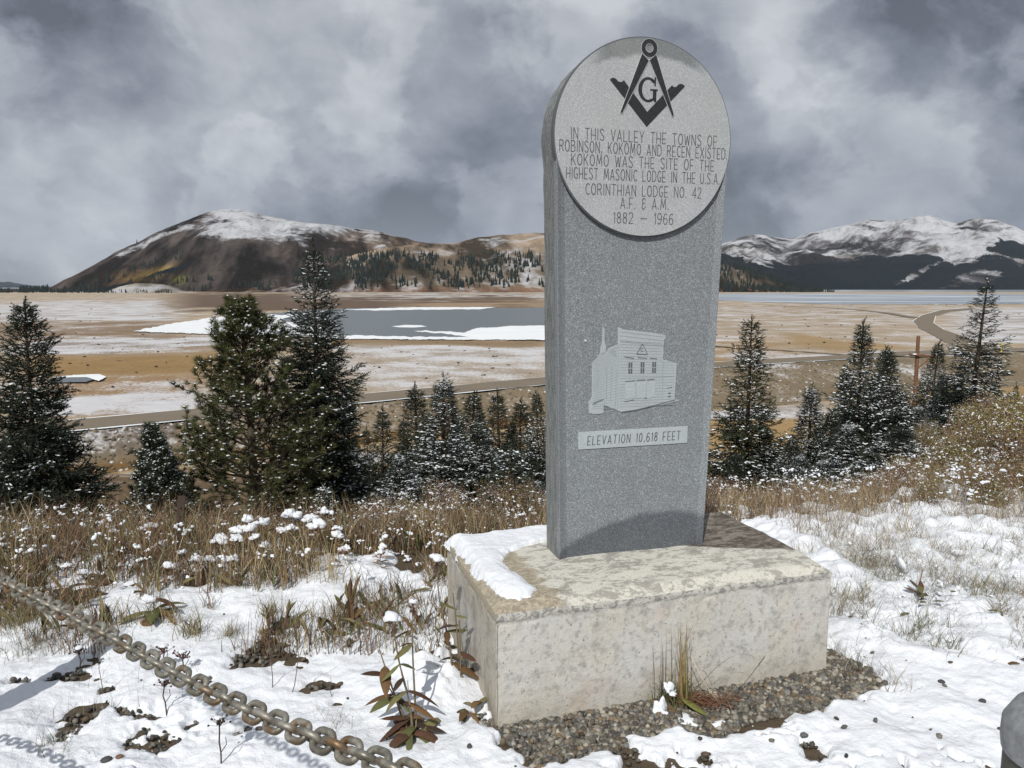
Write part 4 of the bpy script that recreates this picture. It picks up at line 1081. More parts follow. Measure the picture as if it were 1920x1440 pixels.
def px_w(tx): return tx < 700 or tx > 1790
def put_tree(kind, name, meshes, H0, R0, tx, ty, D, hw, label, rot=0., group=TREES, bz=None, cat=None):
    top = aty(tx, ty, D); zb = float(T(top[0], D)) if bz is None else bz
    H = top[2]-zb+.05; rad = hw*(1.18 if px_w(tx) else 1.62 if tx < 1030 else 1.48)/FPX*D
    o = empty(name, (top[0], D, zb-.05), rot); tag(o, label, cat or ('pine tree' if kind == 'pine' else 'spruce tree'), group)
    for me in meshes:
        if me is None: continue
        c = bpy.data.objects.new(me.name.split('.')[0], me); link(c, o); c.scale = (rad/R0, rad/R0, H/H0)
    return o
import time as _t; _t0 = _t.time()
S1 = spruce(1, 2.9, .78, .15, 1.2, (.028, .038, .028), gap=.03, taper=.9)
S2 = spruce(2, 4.7, 1.0, .20, 1.3, (.027, .037, .027), gap=.06, taper=.95)
S3 = spruce(3, 3.2, .62, .34, .95, (.032, .044, .032), taper=1.05, gap=.05)
S4 = spruce(4, 3.0, .55, .55, .9, (.035, .048, .038), taper=1.15, leader=.16)
S5 = spruce(5, 3.4, .60, .22, .9, (.036, .044, .026), taper=.82, gap=.08)
S6 = spruce(6, 2.8, .62, .10, .8, (.026, .036, .028), taper=1.15, leader=.14)
S7 = spruce(7, 1.0, .24, .5, .8, (.045, .06, .045), taper=.9, spr=.075, leader=.3, gap=.1)
S8 = spruce(8, 3.6, .75, .30, .8, (.030, .042, .032), taper=1.1, gap=.28, spr=.10, leader=.16)
P1 = pine(21, 3.6, 1.05, .24, (.078, .084, .032))
P2_ = pine(22, 1.8, .42, .50, (.05, .062, .035))
Hs = {'S1': (S1, 2.9, .78), 'S2': (S2, 4.7, 1.0), 'S3': (S3, 3.2, .62), 'S4': (S4, 3.0, .55), 'S5': (S5, 3.4, .6), 'S6': (S6, 2.8, .62), 'S7': (S7, 1., .24), 'S8': (S8, 3.6, .75), 'P1': (P1, 3.6, 1.05), 'P2': (P2_, 1.8, .42)}
TL = [('S1', 40, 566, 8.5, 125, 'dark spruce with little snow at the left edge of the view, above the chain', 0),
 ('P1', 455, 562, 10.6, 165, 'olive green bushy pine with upturned snow-tipped shoots, left of the tallest spruce', .4),
 ('S2', 583, 452, 12, 128, 'tallest dark spruce standing in front of the pond, pressed against the olive pine', 1.0),
 ('P2', 285, 800, 9.2, 48, 'small snow-dotted pine at the left foot of the olive bushy pine', 0),
 ('S7', 205, 955, 7.4, 32, 'tiny young conifer between the left edge spruce and the small snow-dotted pine', 0),
 ('S6', 655, 730, 15, 52, 'shaded dark spruce tucked behind the lower right side of the tallest spruce', 2.),
 ('S6', 714, 765, 17, 42, 'narrow dark spruce first to the right of the tallest spruce', .3),
 ('S6', 783, 722, 17.5, 58, 'dark pointed spruce left of the one with the snowy bare leader', 1.3),
 ('S4', 829, 702, 13.5, 62, 'snow-dusted spruce with a long bare leader amid the cluster left of the stone', 2.2),
 ('S3', 873, 735, 15.5, 56, 'mid green spruce right of the long bare leader spruce', .9),
 ('S6', 898, 768, 25, 34, 'small dark spruce half hidden between taller ones in the cluster left of the stone', 4.),
 ('S6', 938, 732, 17, 46, 'slender dark spruce with a pointed top, second dark one from the stone', 2.9),
 ('S6', 974, 750, 17.5, 52, 'broad dark spruce nearest the left side of the stone', .2),
 ('S3', 1014, 735, 15, 36, 'snowy spruce partly hidden behind the left edge of the stone', 3.3),
 ('S6', 752, 785, 26, 30, 'low dark spruce between the first two dark pointed spruces of the cluster', 5.),
 ('S3', 838, 860, 13, 62, 'broad low spruce with snow-laden boughs in front of the cluster left of the stone', 1.1),
 ('S7', 957, 838, 8.6, 40, 'young spruce sapling with a bare upright leader just behind the snowy plinth end', .5),
 ('S7', 607, 908, 5.9, 36, 'spruce sapling top rising from the snow-capped weeds under the tallest spruce', 2.5),
 ('S4', 1010, 900, 11, 30, 'snow-covered low spruce against the lower left edge of the stone', .4),
 ('S6', 1318, 770, 18, 22, 'dark spruce peeking out low behind the right edge of the stone', 1.4),
 ('S6', 690, 800, 17, 30, 'low dark spruce filling the gap beside the shaded spruce under the tallest one', 1.7),
 ('S3', 800, 790, 16, 40, 'shorter spruce in front of the dark pointed spruce of the cluster', 2.7),
 ('S6', 855, 770, 19, 34, 'dark spruce close behind the long bare leader spruce', .7),
 ('S3', 908, 800, 13, 50, 'frosted medium spruce at the middle front of the cluster left of the stone', 3.7),
 ('S6', 957, 790, 19, 34, 'dark spruce behind the bare-leader sapling near the plinth', 4.7),
 ('S4', 752, 850, 12, 50, 'low snow-flecked spruce at the left front of the cluster', 5.7),
 ('S3', 1590, 690, 15, 44, 'spruce at the left shoulder of the tall one amid the right group', 2.2),
 ('S3', 1550, 770, 12.5, 50, 'frosted spruce overlapping the small thin pointed one at the right', 1.2),
 ('S3', 1650, 850, 10, 56, 'low wide snowy spruce near the shrubs at the right group foot', 3.2),
 ('S4', 1725, 760, 15, 38, 'small frosted spruce tucked behind the wooden pole', 4.4),
 ('S4', 1770, 705, 17, 34, 'frosted spruce between the wooden pole and the big open-branched spruce', .4),
 ('S3', 1706, 735, 15.5, 38, 'dark spruce just behind the left side of the wooden pole', 3.3),
 ('S4', 1540, 860, 9.6, 48, 'squat snow-heaped spruce second in the lowest row at the right', 2.9),
 ('S4', 1612, 885, 9.0, 54, 'squat snow-heaped spruce at the middle of the lowest row at the right', 1.9),
 ('S3', 1475, 820, 11.5, 44, 'green spruce between the tall olive one and the small pointed one', .7),
 ('S3', 1668, 900, 9.0, 50, 'squat spruce ending the lowest row beside the shrubs', 5.1),
 ('S6', 1385, 850, 11, 40, 'dark low spruce by the right edge of the stone foot', 2.),
 ('S5', 1410, 597, 12.4, 62, 'tall olive green spruce first to the right of the stone', 0.2),
 ('S3', 1445, 800, 12.0, 50, 'snowy lower spruce leaning into the right side of the tall olive spruce', 3.),
 ('S4', 1523, 718, 12.6, 52, 'small snow-laden spruce with a thin pointed top, second to the right of the stone', .8),
 ('S3', 1617, 603, 13.5, 58, 'tall spruce with a thin leader amid the group left of the wooden pole', 1.9),
 ('S3', 1648, 650, 14.6, 46, 'spruce half hidden between the two pointed ones left of the wooden pole', .1),
 ('S3', 1677, 655, 13.8, 46, 'pointed spruce directly left of the wooden pole', 2.6),
 ('S4', 1590, 790, 10.8, 60, 'low very snowy spruce in front of the group left of the wooden pole', 4.),
 ('S3', 1690, 800, 11.6, 62, 'low broad spruce in front of the foot of the wooden pole', 5.1),
 ('S4', 1500, 850, 10.4, 44, 'lowest snow-plastered spruce behind the right end of the plinth', 1.7),
 ('S3', 1751, 640, 19, 40, 'slender snowy spruce directly right of the wooden pole', 1.),
 ('S8', 1840, 522, 16, 82, 'big open-branched spruce standing high at the right', 2.4),
 ('S4', 1797, 712, 18, 30, 'small frosted spruce at the left foot of the big open-branched spruce', .6),
 ('S6', 1872, 716, 22, 38, 'small dark spruce right of the big open-branched spruce', .9),
 ('S6', 1906, 718, 23, 20, 'thin dark spruce nearest the right edge of the view', 3.1)]
for k, tx, ty, D, hw, lb, rot in TL:
    ms, H0, R0 = Hs[k]
    put_tree('pine' if k[0] == 'P' else 's', 'pine_tree' if k[0] == 'P' else 'spruce_tree', ms, H0, R0, tx, ty, D, hw, lb, rot)
print('trees', _t.time()-_t0)

# far conifers: nearest 260 as things, the rest as one mass
def far_tree_mesh(seed, mats=M_farneedle):
    r = np.random.default_rng(seed); a = Acc(); nl = 4
    for i in range(nl):
        z0 = .04+.84*i/nl; z1 = z0+.42*(1-.45*i/nl); rd = .19*(1-z0)**.8*r.uniform(.85, 1.15); n = 6
        an = np.arange(n)*2*math.pi/n+r.uniform(0, 1)
        V = [(rd*math.cos(q)*r.uniform(.75, 1.2), rd*math.sin(q)*r.uniform(.75, 1.2), z0+r.uniform(-.03, .03)) for q in an]+[(0, 0, min(z1, 1))]
        a.add(V, [(j, (j+1) % n, n) for j in range(n)], np.array((.020, .028, .024))*r.uniform(.8, 1.25))
    return a
FTA = [far_tree_mesh(s) for s in range(5)]; FTM = [a.mesh('far_conifer', M_farneedle) for a in FTA]
def interp_surface(m):
    X, Y, Z, PX, PY = m
    return X.ravel(), Y.ravel(), Z.ravel(), PX.ravel(), PY.ravel()
cand = []
def sow(m, n, dens, h0, h1, seed):
    r = np.random.default_rng(seed); X, Y, Z, PX, PY = m; nt_, na = X.shape
    i = r.integers(0, nt_-16, n*8); j = r.integers(0, na-1, n*8); fi, fj = r.random(n*8), r.random(n*8)
    def bl(Q): return (Q[i, j]*(1-fi)+Q[i+1, j]*fi)*(1-fj)+(Q[i, j+1]*(1-fi)+Q[i+1, j+1]*fi)*fj
    x, y, z, u, v = bl(X), bl(Y), bl(Z), bl(PX), bl(PY)
    p = dens(u, v, x, y); k = r.random(n*8) < p; k = np.where(k)[0][:n]
    for q in k: cand.append((x[q], y[q], z[q], r.uniform(h0, h1), int(r.integers(0, 5))))
def densB(u, v, x, y):
    n = fbm(u, v*2.2, 1/38., 3, 77)
    p = np.zeros_like(u)
    p += sstep(n, -.06, .06)*sstep(v, 470, 486)*sstep(v, 546, 536)
    p += (np.abs(v-np.interp(u, [400, 470, 560, 640], [528, 520, 522, 515])) < 11)*(u < 640)*(u > 380)*.9
    p += (u > 830)*(u < 1015)*(v > 492)*(v < 534)*sstep(n, -.25, -.05)
    p += (u > 760)*(u < 860)*(v > 500)*(v < 528)*sstep(n, -.2, 0)
    p += (u > 1015)*(v > 505)*.5
    return np.clip(p, 0, 1)
def densA(u, v, x, y):
    n = fbm(u, v*2, 1/26., 3, 78)
    p = (np.abs(v-(548-(u-130)*.33)) < 7)*(u > 150)*(u < 300)*.9+(np.abs(v-np.interp(u, [200, 400, 420], [548, 500, 500])) < 6)*(u < 400)*.3*(n > 0)
    p = p+(np.abs(v-np.interp(u, [230, 345], [490, 470])) < 5)*(n > -.05)*(u > 270)*(u < 345)*.9
    p = p+(v > 524)*(v < 552)*(u > 270)*(u < 400)*.6*(n > -.1)+.01*(v > 450)*(u > 200)
    return np.clip(p, 0, 1)
sow(mB, 3600, densB, 16, 27, 1); sow(mA, 900, densA, 17, 30, 2)
# strip of trees at the left end of the valley and at the foot of the right hill
r = np.random.default_rng(9)
for i in range(260):
    u = r.uniform(-80, 330); D = r.uniform(2280, 2500); x = (u-960)/FPX*D; cand.append((x, D, -21, r.uniform(9, 21)*(1-.25*(u > 200)), int(r.integers(0, 5))))
for i in range(200):
    u = r.uniform(1350, 1560); D = r.uniform(2500, 2650); x = (u-960)/FPX*D; cand.append((x, D, -21+max(0, (1500-u))*.12, r.uniform(9, 17), int(r.integers(0, 5))))
cand = [c for c in cand if c[2] > -23]
size = np.array([c[3]/c[1]*(1 if -.66 < c[0]/c[1] < .66 else 0) for c in cand]); order = np.argsort(-size)
for q in order[:280]:
    x, y, z, h, k = cand[q]; o = link(bpy.data.objects.new('far_conifer', FTM[k])); o.location = (x, y, z-.5); o.scale = (h, h, h)
    tag(o, 'tiny dark conifer in the woods at the foot of the distant hills', 'conifer', 'distant conifers on the foothills')
fa = Acc()
for k in range(5):
    ids = [q for q in order[280:] if cand[q][4] == k]
    if not ids: continue
    P = np.array([cand[q][:3] for q in ids]); h = np.array([cand[q][3] for q in ids]); V0 = np.concatenate(FTA[k].V); F0 = np.concatenate(FTA[k].F3); rr2 = np.random.default_rng(k)
    fr = frames(np.column_stack([rr2.normal(size=(len(ids), 2)), np.zeros(len(ids))]))
    fa.inst(V0, F0, P-np.array([0, 0, .5]), fr, h, np.array((.020, .028, .025))*rr2.uniform(.7, 1.5, (len(ids), 1)))
tag(fa.build('far_forest', M_farneedle), 'dark conifer woods scattered over the brown foothills beyond the pond', 'forest', kind='stuff')

# ------------------------------------------------------------ shrubs, weeds, grass
def shrub_mesh(seed, H, Rw, nst, leafn, leafc, snowp, stemc=(.13, .085, .06), ls=.022):
    r = np.random.default_rng(seed); a = Acc(); lf = Acc(); sn = Acc(); P = []
    for i in range(nst):
        az = r.uniform(0, 6.28); b = np.array([r.normal(0, .05), r.normal(0, .05), 0]); L = H*r.uniform(.6, 1.05); sp = r.uniform(.1, 1)*Rw
        n = 5; t = np.linspace(0, 1, n); p = b+np.stack([math.cos(az)*sp*t**1.3, math.sin(az)*sp*t**1.3, L*t*(1-.12*t)], -1)+np.cumsum(r.normal(0, .012, (n, 3)), 0)
        tube(a, p, np.linspace(.005, .0015, n), np.array(stemc)*r.uniform(.7, 1.5), 3, False)
        for j in range(leafn):
            q = r.uniform(.25, 1)**.7; k = min(n-2, int(q*(n-1))); f = q*(n-1)-k; P.append(p[k]*(1-f)+p[k+1]*f+r.normal(0, .035, 3))
    P = np.array(P); n = len(P); lv = np.array([(0, 0, 0), (.5, .22, 0), (1, 0, 0), (.5, -.22, 0)]); F = np.array([(0, 1, 2, 3)])
    D = r.normal(size=(n, 3)); D[:, 2] = np.abs(D[:, 2])*.8; pal = np.array(leafc); c = pal[r.integers(0, len(pal), n)]*r.uniform(.6, 1.35, (n, 1))
    lf.inst(lv, F, P, frames(D, r.uniform(-3, 3, n)), ls*r.uniform(.6, 1.5, n), c)
    m = r.random(n) < snowp*np.clip(1+3*fbm(P[:, 0]*6, P[:, 1]*6+P[:, 2]*5, 1, 2, seed), .1, 3); k = m.sum()
    ov = np.array([(1.6, .1, .1), (.1, .7, 0), (-1.4, 0, -.1), (0, -.6, .1), (.2, 0, .75), (0, 0, -.3)]); of = np.array([(0, 1, 4), (1, 2, 4), (2, 3, 4), (3, 0, 4), (1, 0, 5), (2, 1, 5), (3, 2, 5), (0, 3, 5)])
    sn.inst(ov, of, P[m], frames(np.column_stack([r.normal(size=(k, 2)), r.normal(0, .6, k)])), .004+.016*r.random(k)**2.5, np.full((k, 3), .85))
    return a.mesh('stems', M_plant), lf.mesh('leaves', M_plant), sn.mesh('snow', M_snowt)
YL = [(.27, .21, .06), (.20, .16, .05), (.32, .27, .12), (.13, .10, .05), (.18, .19, .055)]
RD = [(.20, .10, .06), (.16, .10, .075), (.24, .17, .11), (.12, .08, .06)]
GR = [(.12, .13, .05), (.20, .18, .08), (.16, .12, .06)]
SH = [shrub_mesh(1, .75, .42, 34, 44, YL, .06), shrub_mesh(2, .6, .38, 34, 40, RD, .10), shrub_mesh(3, .5, .4, 30, 40, GR+YL, .13), shrub_mesh(4, .85, .38, 34, 36, RD+YL, .05, (.19, .11, .09))]
def put_shrub(x, y, k, s, label, group, rot):
    o = empty('willow_shrub', (x, y, float(T(x, y))-.03), rot); tag(o, label, 'shrub', group)
    for me in SH[k]: c = link(bpy.data.objects.new(me.name.split('.')[0], me), o); c.scale = (s, s, s)
r = np.random.default_rng(12); cnt = 0
for i in range(900):
    if cnt >= 190: break
    a = r.uniform(.27, .80); D = 5.25+12*r.random()**1.25
    if a < .50 and (D > 8.5 or r.random() < .35): continue
    k = int(r.choice([0, 0, 2, 0, 3, 1])) if a > .42 else int(r.choice([1, 2, 0]))
    put_shrub(a*D, D, k, r.uniform(.75, 1.25)*(.40+.52*float(sstep(a, .46, .68)))*(.62 if D < 6.5 else 1), ['yellow-leaved low shrub on the slope at the right, among its like', 'brownish red low shrub flecked with snow on the slope at the right', 'mixed olive and yellow shrub with much snow on the slope at the right', 'taller twiggy red-brown shrub on the slope at the right'][k], 'autumn shrubs covering the slope at the right', r.uniform(0, 6)); cnt += 1
cnt = 0
for i in range(500):
    if cnt >= 100: break
    a = r.uniform(-.75, .28); D = r.uniform(5.3, 16)
    if a < -.20 and (D > 7.5 or r.random() < .5): continue
    if D < 7 and r.random() < .6: continue
    k = int(r.choice([1, 1, 3, 2])); put_shrub(a*D, D, k, r.uniform(.55, 1.0)*(.5 if D < 7.5 else .9), ['', 'brownish red low shrub just below the brink behind the weeds', 'olive and yellow snow-flecked shrub just below the brink behind the weeds', 'twiggy red-brown shrub with little snow just below the brink'][k], 'low brown shrubs behind the weeds and below the brink', r.uniform(0, 6)); cnt += 1

def blades(acc, x, y, z, h, lean, w, pal, r, seg=4, sdir=None):
    n = len(x); az = r.uniform(0, 6.28, n) if sdir is None else sdir
    t = np.linspace(0, 1, seg)
    c = np.array(pal)[r.integers(0, len(pal), n)]*r.uniform(.6, 1.3, (n, 1))
    out = h*lean
    PX_ = x[:, None]+np.cos(az)[:, None]*out[:, None]*t[None]**2; PY_ = y[:, None]+np.sin(az)[:, None]*out[:, None]*t[None]**2
    PZ_ = z[:, None]+h[:, None]*(t[None]-.35*lean[:, None]*t[None]**3)
    P = np.stack([PX_, PY_, PZ_], -1); fa_ = r.uniform(0, 3.14, n); sd = np.stack([np.cos(fa_), np.sin(fa_)*.4, 0*fa_], -1)
    wd = (w[:, None]*(1-t[None]**1.5*.9))[..., None]/2
    V = np.stack([P-sd[:, None]*wd, P+sd[:, None]*wd], 2).reshape(n, seg*2, 3)
    F = np.array([(2*i, 2*i+1, 2*i+3, 2*i+2) for i in range(seg-1)])
    acc.add(V.reshape(-1, 3), (F[None]+(np.arange(n)*seg*2)[:, None, None]).reshape(-1, 4), np.repeat(c, seg*2, 0))
STRAW = [(.42, .34, .20), (.32, .245, .14), (.24, .165, .09), (.48, .41, .28), (.16, .11, .07)]
GREEN = [(.10, .12, .045), (.16, .16, .07), (.24, .21, .10), (.07, .08, .035)]
GREY = [(.25, .235, .19), (.17, .155, .12), (.32, .29, .22), (.12, .11, .085)]
r = np.random.default_rng(33)
ws = Acc()
def scatter(n, a0, a1, d0, d1, fn=None, dpow=1.):
    a = r.uniform(a0, a1, n); D = d0+(d1-d0)*r.random(n)**dpow; x = a*D; y = D
    lx = (x-FL[0])*bd[0]+(y-FL[1])*bd[1]; ly = (x-FL[0])*bn[0]+(y-FL[1])*bn[1]
    k = ~((lx > -.03) & (lx < BW+.03) & (ly > -.02) & (ly < BD+.03))
    if fn is not None: k &= fn(x, y)
    return x[k], y[k]
# left weed belt
x, y = scatter(30000, -.80, .10, 3.15, 5.4, lambda x, y: fbm(x, y, 3, 3, 44)+.42*sstep(y+.9*sstep(x/y, -.25, -.5), 3.9, 4.6)-.12 > .0)
blades(ws, x, y, T(x, y), (.05+.36*r.random(len(x))**1.5)*(.5+.5*sstep(y, 3.4, 4.2))*(1-.30*sstep(y, 4.9, 5.4)), r.uniform(.1, .8, len(x)), r.uniform(.0022, .006, len(x)), STRAW+RD+RD+[(.07, .05, .035)]*3+GREEN, r)
x, y = scatter(1500, -.40, -.07, 3.9, 4.8, lambda x, y: fbm(x, y, 4, 3, 144) > .04)
blades(ws, x, y, T(x, y), r.uniform(.14, .33, len(x)), r.uniform(.02, .5, len(x)), r.uniform(.003, .006, len(x)), STRAW[:4]+[(.42, .33, .17)], r)
# right snowy grass
x, y = scatter(46000, .38, .82, 2.8, 7.2, lambda x, y: fbm(x, y, 2.5, 3, 45)+.10*sstep(y, 3.2, 4.4) > .02)
blades(ws, x, y, T(x, y), r.uniform(.05, .21, len(x)), r.uniform(.2, 1.1, len(x)), r.uniform(.0015, .0035, len(x)), GREY+STRAW, r)
x, y = scatter(13000, .24, .82, 4.3, 7.6, lambda x, y: fbm(x, y, 2.5, 3, 47)+.3*sstep(y, 4.4, 5.2) > .02)
blades(ws, x, y, T(x, y), r.uniform(.10, .36, len(x)), r.uniform(.1, .7, len(x)), r.uniform(.002, .004, len(x)), STRAW+RD, r)
# sparse stalks through the near snow
x, y = scatter(1100, -.75, -.02, 2.0, 3.9, lambda x, y: fbm(x, y, 2, 3, 46) > .03)
blades(ws, x, y, T(x, y), r.uniform(.04, .16, len(x)), r.uniform(.1, .9, len(x)), r.uniform(.0012, .0025, len(x)), GREY+[(.08, .06, .05)], r)
# slope behind
x, y = scatter(9000, -.8, .8, 5.3, 12)
blades(ws, x, y, T(x, y), r.uniform(.08, .28, len(x)), r.uniform(.1, .7, len(x)), r.uniform(.003, .006, len(x)), STRAW+RD, r)
tag(ws.build('dry_grass', M_plant), 'dry straw coloured grass and weeds along the brink and poking through the snow', 'grass', kind='stuff')
# snow held in the weeds
wn_ = Acc(); 
for (n, a0, a1, d0, d1, h0, h1, s0, s1) in ((1500, -.8, .08, 3.8, 5.6, .02, .26, .004, .020), (1900, .28, .82, 5.0, 9, .05, .35, .005, .020), (500, -.4, .3, 6, 11, .1, .4, .008, .02), (500, .45, .8, 3.2, 6.2, .02, .07, .012, .040)):
    x, y = scatter(n, a0, a1, d0, d1, lambda x, y: fbm(x, y, 4.5, 3, 91) > -.02); k = len(x); V = ICO1*(1+.7*(rng.random(len(ICO1))-.5))[:, None]; s = s0+(s1-s0)*r.random(k)**2.6
    hh = r.uniform(h0, h1, k)
    for rep_ in range(3):
        V = ICO1*(1+.7*(rng.random(len(ICO1))-.5))[:, None]; q = s*r.uniform(.45, 1, k)
        wn_.inst(V, ICF1, np.stack([x+r.normal(0, .9, k)*s, y+r.normal(0, .7, k)*s, T(x, y)+hh+r.normal(0, .45, k)*s], -1), frames(r.normal(size=(k, 3))*np.array([1, 1, .35])), np.stack([q*1.25, q*r.uniform(.4, .9, k), q*r.uniform(.35, .8, k)], -1), np.full((k, 3), .85))
tag(wn_.build('snow_clumps', M_snowt, smooth=True), 'small lumps of snow caught in the weeds along the brink', 'snow', kind='stuff')

# basal leaf clutter (broad withered leaves) in the weed belt
lc = Acc(); x, y = scatter(1250, -.8, .05, 3.3, 5.0, lambda x, y: fbm(x, y, 3, 3, 44)+.35*sstep(y+.9*sstep(x/y, -.25, -.5), 3.9, 4.6)-.12 > .0); n = len(x)
lv = np.array([(0, 0, 0), (.3, .09, .05), (.7, .08, .07), (1, 0, -.02), (.7, -.08, .07), (.3, -.09, .05)]); F6 = np.array([(0, 1, 2, 3), (0, 3, 4, 5)])
D = r.normal(size=(n, 3)); D[:, 2] = np.abs(D[:, 2])+.3
lc.inst(lv, F6, np.stack([x, y, T(x, y)+.02], -1), frames(D, r.uniform(-1, 1, n)), r.uniform(.06, .16, n), np.array([(.10, .11, .04), (.17, .11, .05), (.12, .07, .04), (.20, .17, .08), (.07, .06, .03)])[r.integers(0, 5, n)])
tag(lc.build('withered_leaves', M_plant), 'broad withered leaves at the foot of the weeds behind the chain', 'leaves', kind='stuff')

# grass tufts as things
def tuft_mesh(seed, n, H, pal, lean=(.2, 1.1), rad=.03, w=(.0018, .004)):
    rr_ = np.random.default_rng(seed); a = Acc(); x = rr_.normal(0, rad, n); y = rr_.normal(0, rad, n)
    blades(a, x, y, np.zeros(n)-.01, rr_.uniform(.35, 1, n)*H, rr_.uniform(lean[0], lean[1], n), rr_.uniform(w[0], w[1], n), pal, rr_, 5)
    return a.mesh('grass_tuft', M_plant)
TF = [tuft_mesh(1, 120, .16, GREEN+STRAW), tuft_mesh(2, 90, .13, GREY+GREEN), tuft_mesh(3, 150, .22, GREEN+STRAW, rad=.05), tuft_mesh(4, 55, .12, GREY, (.3, 1.3), .045, (.0012, .0024)), tuft_mesh(5, 26, .12, GREY, (.2, .9), .02, (.0012, .0022))]
def put_tuft(px_, py_, k, s, label, rot=0):
    c = onz(px_, py_, .02); o = link(bpy.data.objects.new('grass_tuft', TF[k])); o.location = (c[0], c[1], float(T(c[0], c[1]))+.01); o.scale = (s, s, s); o.rotation_euler = (0, 0, rot)
    tag(o, label, 'grass tuft', 'grass tufts in the snow')
for q in [(60, 1215, 2, 1.25, 'big green and straw tuft at the left edge under the chain'), (35, 1175, 2, 1.1, 'green tuft behind the big one at the left edge'), (290, 1165, 2, 1.1, 'dark green tuft just above the chain left of centre'), (360, 1185, 0, 1.25, 'green blades behind the chain, beside the broad withered leaves'), (640, 1165, 0, 1.2, 'bright green spiky tuft in the snow left of the plinth'),
          (535, 1190, 1, .6, 'small tuft in the snow below the snow-capped weeds'), (505, 1150, 0, 1.0, 'rounded drooping tuft under the snow-capped weeds'), (620, 1362, 3, 1.1, 'thin dark tuft in the open snow right above the chain'), (90, 1410, 1, .9, 'tuft at the bottom left corner below the chain'),
          (430, 1190, 0, .9, 'olive tuft between the chain and the snow-capped weeds'), (725, 1150, 2, .8, 'dark green low tuft near the left end of the plinth'),
          (1640, 1070, 2, .9, 'straw and green tuft behind the right corner of the plinth'), (1600, 1068, 2, .9, 'tall straw tuft closest behind the right corner of the plinth'), (1645, 1125, 1, .8, 'small green tuft right of the plinth'),
          (1650, 1200, 3, 1.3, 'grey tuft in the snow right of the plinth, middle one'), (1700, 1210, 4, 1.2, 'thin grey tuft beside the middle grey tuft'), (1740, 1235, 4, 1.2, 'sparse tuft at the edge of the smooth snow'), (1840, 1210, 3, 1.6, 'pale spreading tuft at the right, above the smooth snow'),
          (1880, 1165, 0, 1.5, 'olive brown tuft near the right edge'), (1590, 1240, 3, 1.3, 'pale tuft next to the right lower corner of the plinth'), (1670, 1270, 3, 1.1, 'arching tuft at the right end of the gravel'), (1760, 1180, 3, 1.2, 'grey tuft midway between plinth and right edge'), (1900, 1230, 1, 1.2, 'dark tuft at the right edge above the leafy sprig'),
          (1820, 1110, 1, 1.4, 'brownish tuft among the snow mounds at the right'), (1560, 1100, 1, .9, 'tuft hugging the right corner of the plinth top')]:
    put_tuft(q[0], q[1], q[2], q[3], q[4], random.uniform(0, 6))
for i in range(80):
    px_, py_ = random.uniform(1575, 1915), random.uniform(1030, 1235); put_tuft(px_, py_, random.choice([1, 3, 4, 3]), random.uniform(1.0, 1.8), 'pale dry grass tuft in the trampled snow right of the plinth, among many alike', random.uniform(0, 6))

# tall tuft in front of the plinth
t = empty('grass_clump', onz(1262, 1322, .0)); t.scale = (1.12, 1.12, 1.12); tag(t, 'tall straw and green grass clump growing from the gravel against the front of the plinth', 'grass clump')
a = Acc(); rr_ = np.random.default_rng(3)
def bl_curve(a, pts, w, c):
    pts = np.array(pts, float); s = np.linspace(0, 1, 9); tt = np.linspace(0, 1, len(pts)); P = np.stack([np.interp(s, tt, pts[:, i]) for i in range(3)], -1)
    for _ in range(2): P[1:-1] = (P[:-2]+2*P[1:-1]+P[2:])/4
    ribbon(a, P, np.linspace(w, w*.3, 9), c)
n = 34; blades(a, rr_.normal(.03, .014, n), rr_.normal(0, .014, n), np.zeros(n), rr_.uniform(.20, .345, n), rr_.uniform(.02, .16, n), rr_.uniform(.003, .005, n), [(.30, .22, .09), (.20, .17, .07), (.24, .15, .07)], rr_, 5)
n = 10; blades(a, rr_.normal(-.045, .012, n), rr_.normal(0, .01, n), np.zeros(n), rr_.uniform(.18, .29, n), rr_.uniform(.0, .12, n), rr_.uniform(.002, .003, n), [(.09, .08, .06), (.16, .15, .10)], rr_, 5)
n = 150; blades(a, rr_.normal(0, .035, n), rr_.normal(0, .02, n), np.zeros(n), rr_.uniform(.06, .16, n), rr_.uniform(.2, 1.3, n), rr_.uniform(.002, .0045, n), GREEN+[(.06, .07, .03)], rr_, 5)
for P, w, c in (([(.05, 0, .02), (.13, -.01, .14), (.22, -.01, .205), (.275, -.01, .175)], .003, (.13, .11, .09)), ([(.05, -.02, .19), (.10, -.03, .09), (.16, -.03, .01)], .003, (.55, .46, .33)), ([(.275, -.02, .19), (.21, -.03, .09), (.15, -.03, .015)], .003, (.52, .44, .32)),
                ([(.30, -.02, .185), (.25, -.03, .12), (.17, -.03, .01)], .004, (.10, .07, .06)), ([(.02, 0, .02), (.08, 0, .16), (.13, 0, .09), (.14, 0, .02)], .003, (.12, .10, .07)), ([(.17, -.02, .01), (.23, -.01, .04), (.33, 0, .055)], .003, (.30, .24, .17))):
    bl_curve(a, P, w, c)
a.build('blades', M_plant, t)
a = Acc(); n = 150; x = rr_.normal(.09, .045, n); y = rr_.normal(-.02, .018, n)
for i in range(n):
    an = rr_.normal(-.05, .5); L_ = rr_.uniform(.04, .10); p = np.array([x[i], y[i], .012+rr_.random()*.03]); dvec = np.array([math.cos(an), math.sin(an)*.5, rr_.normal(0, .15)])
    ribbon(a, [p-dvec*L_/2, p+np.array([0, 0, .012]), p+dvec*L_/2], .0022, np.array((.17, .085, .05))*rr_.uniform(.5, 1.5))
a.build('matted_stems', M_plant, t)
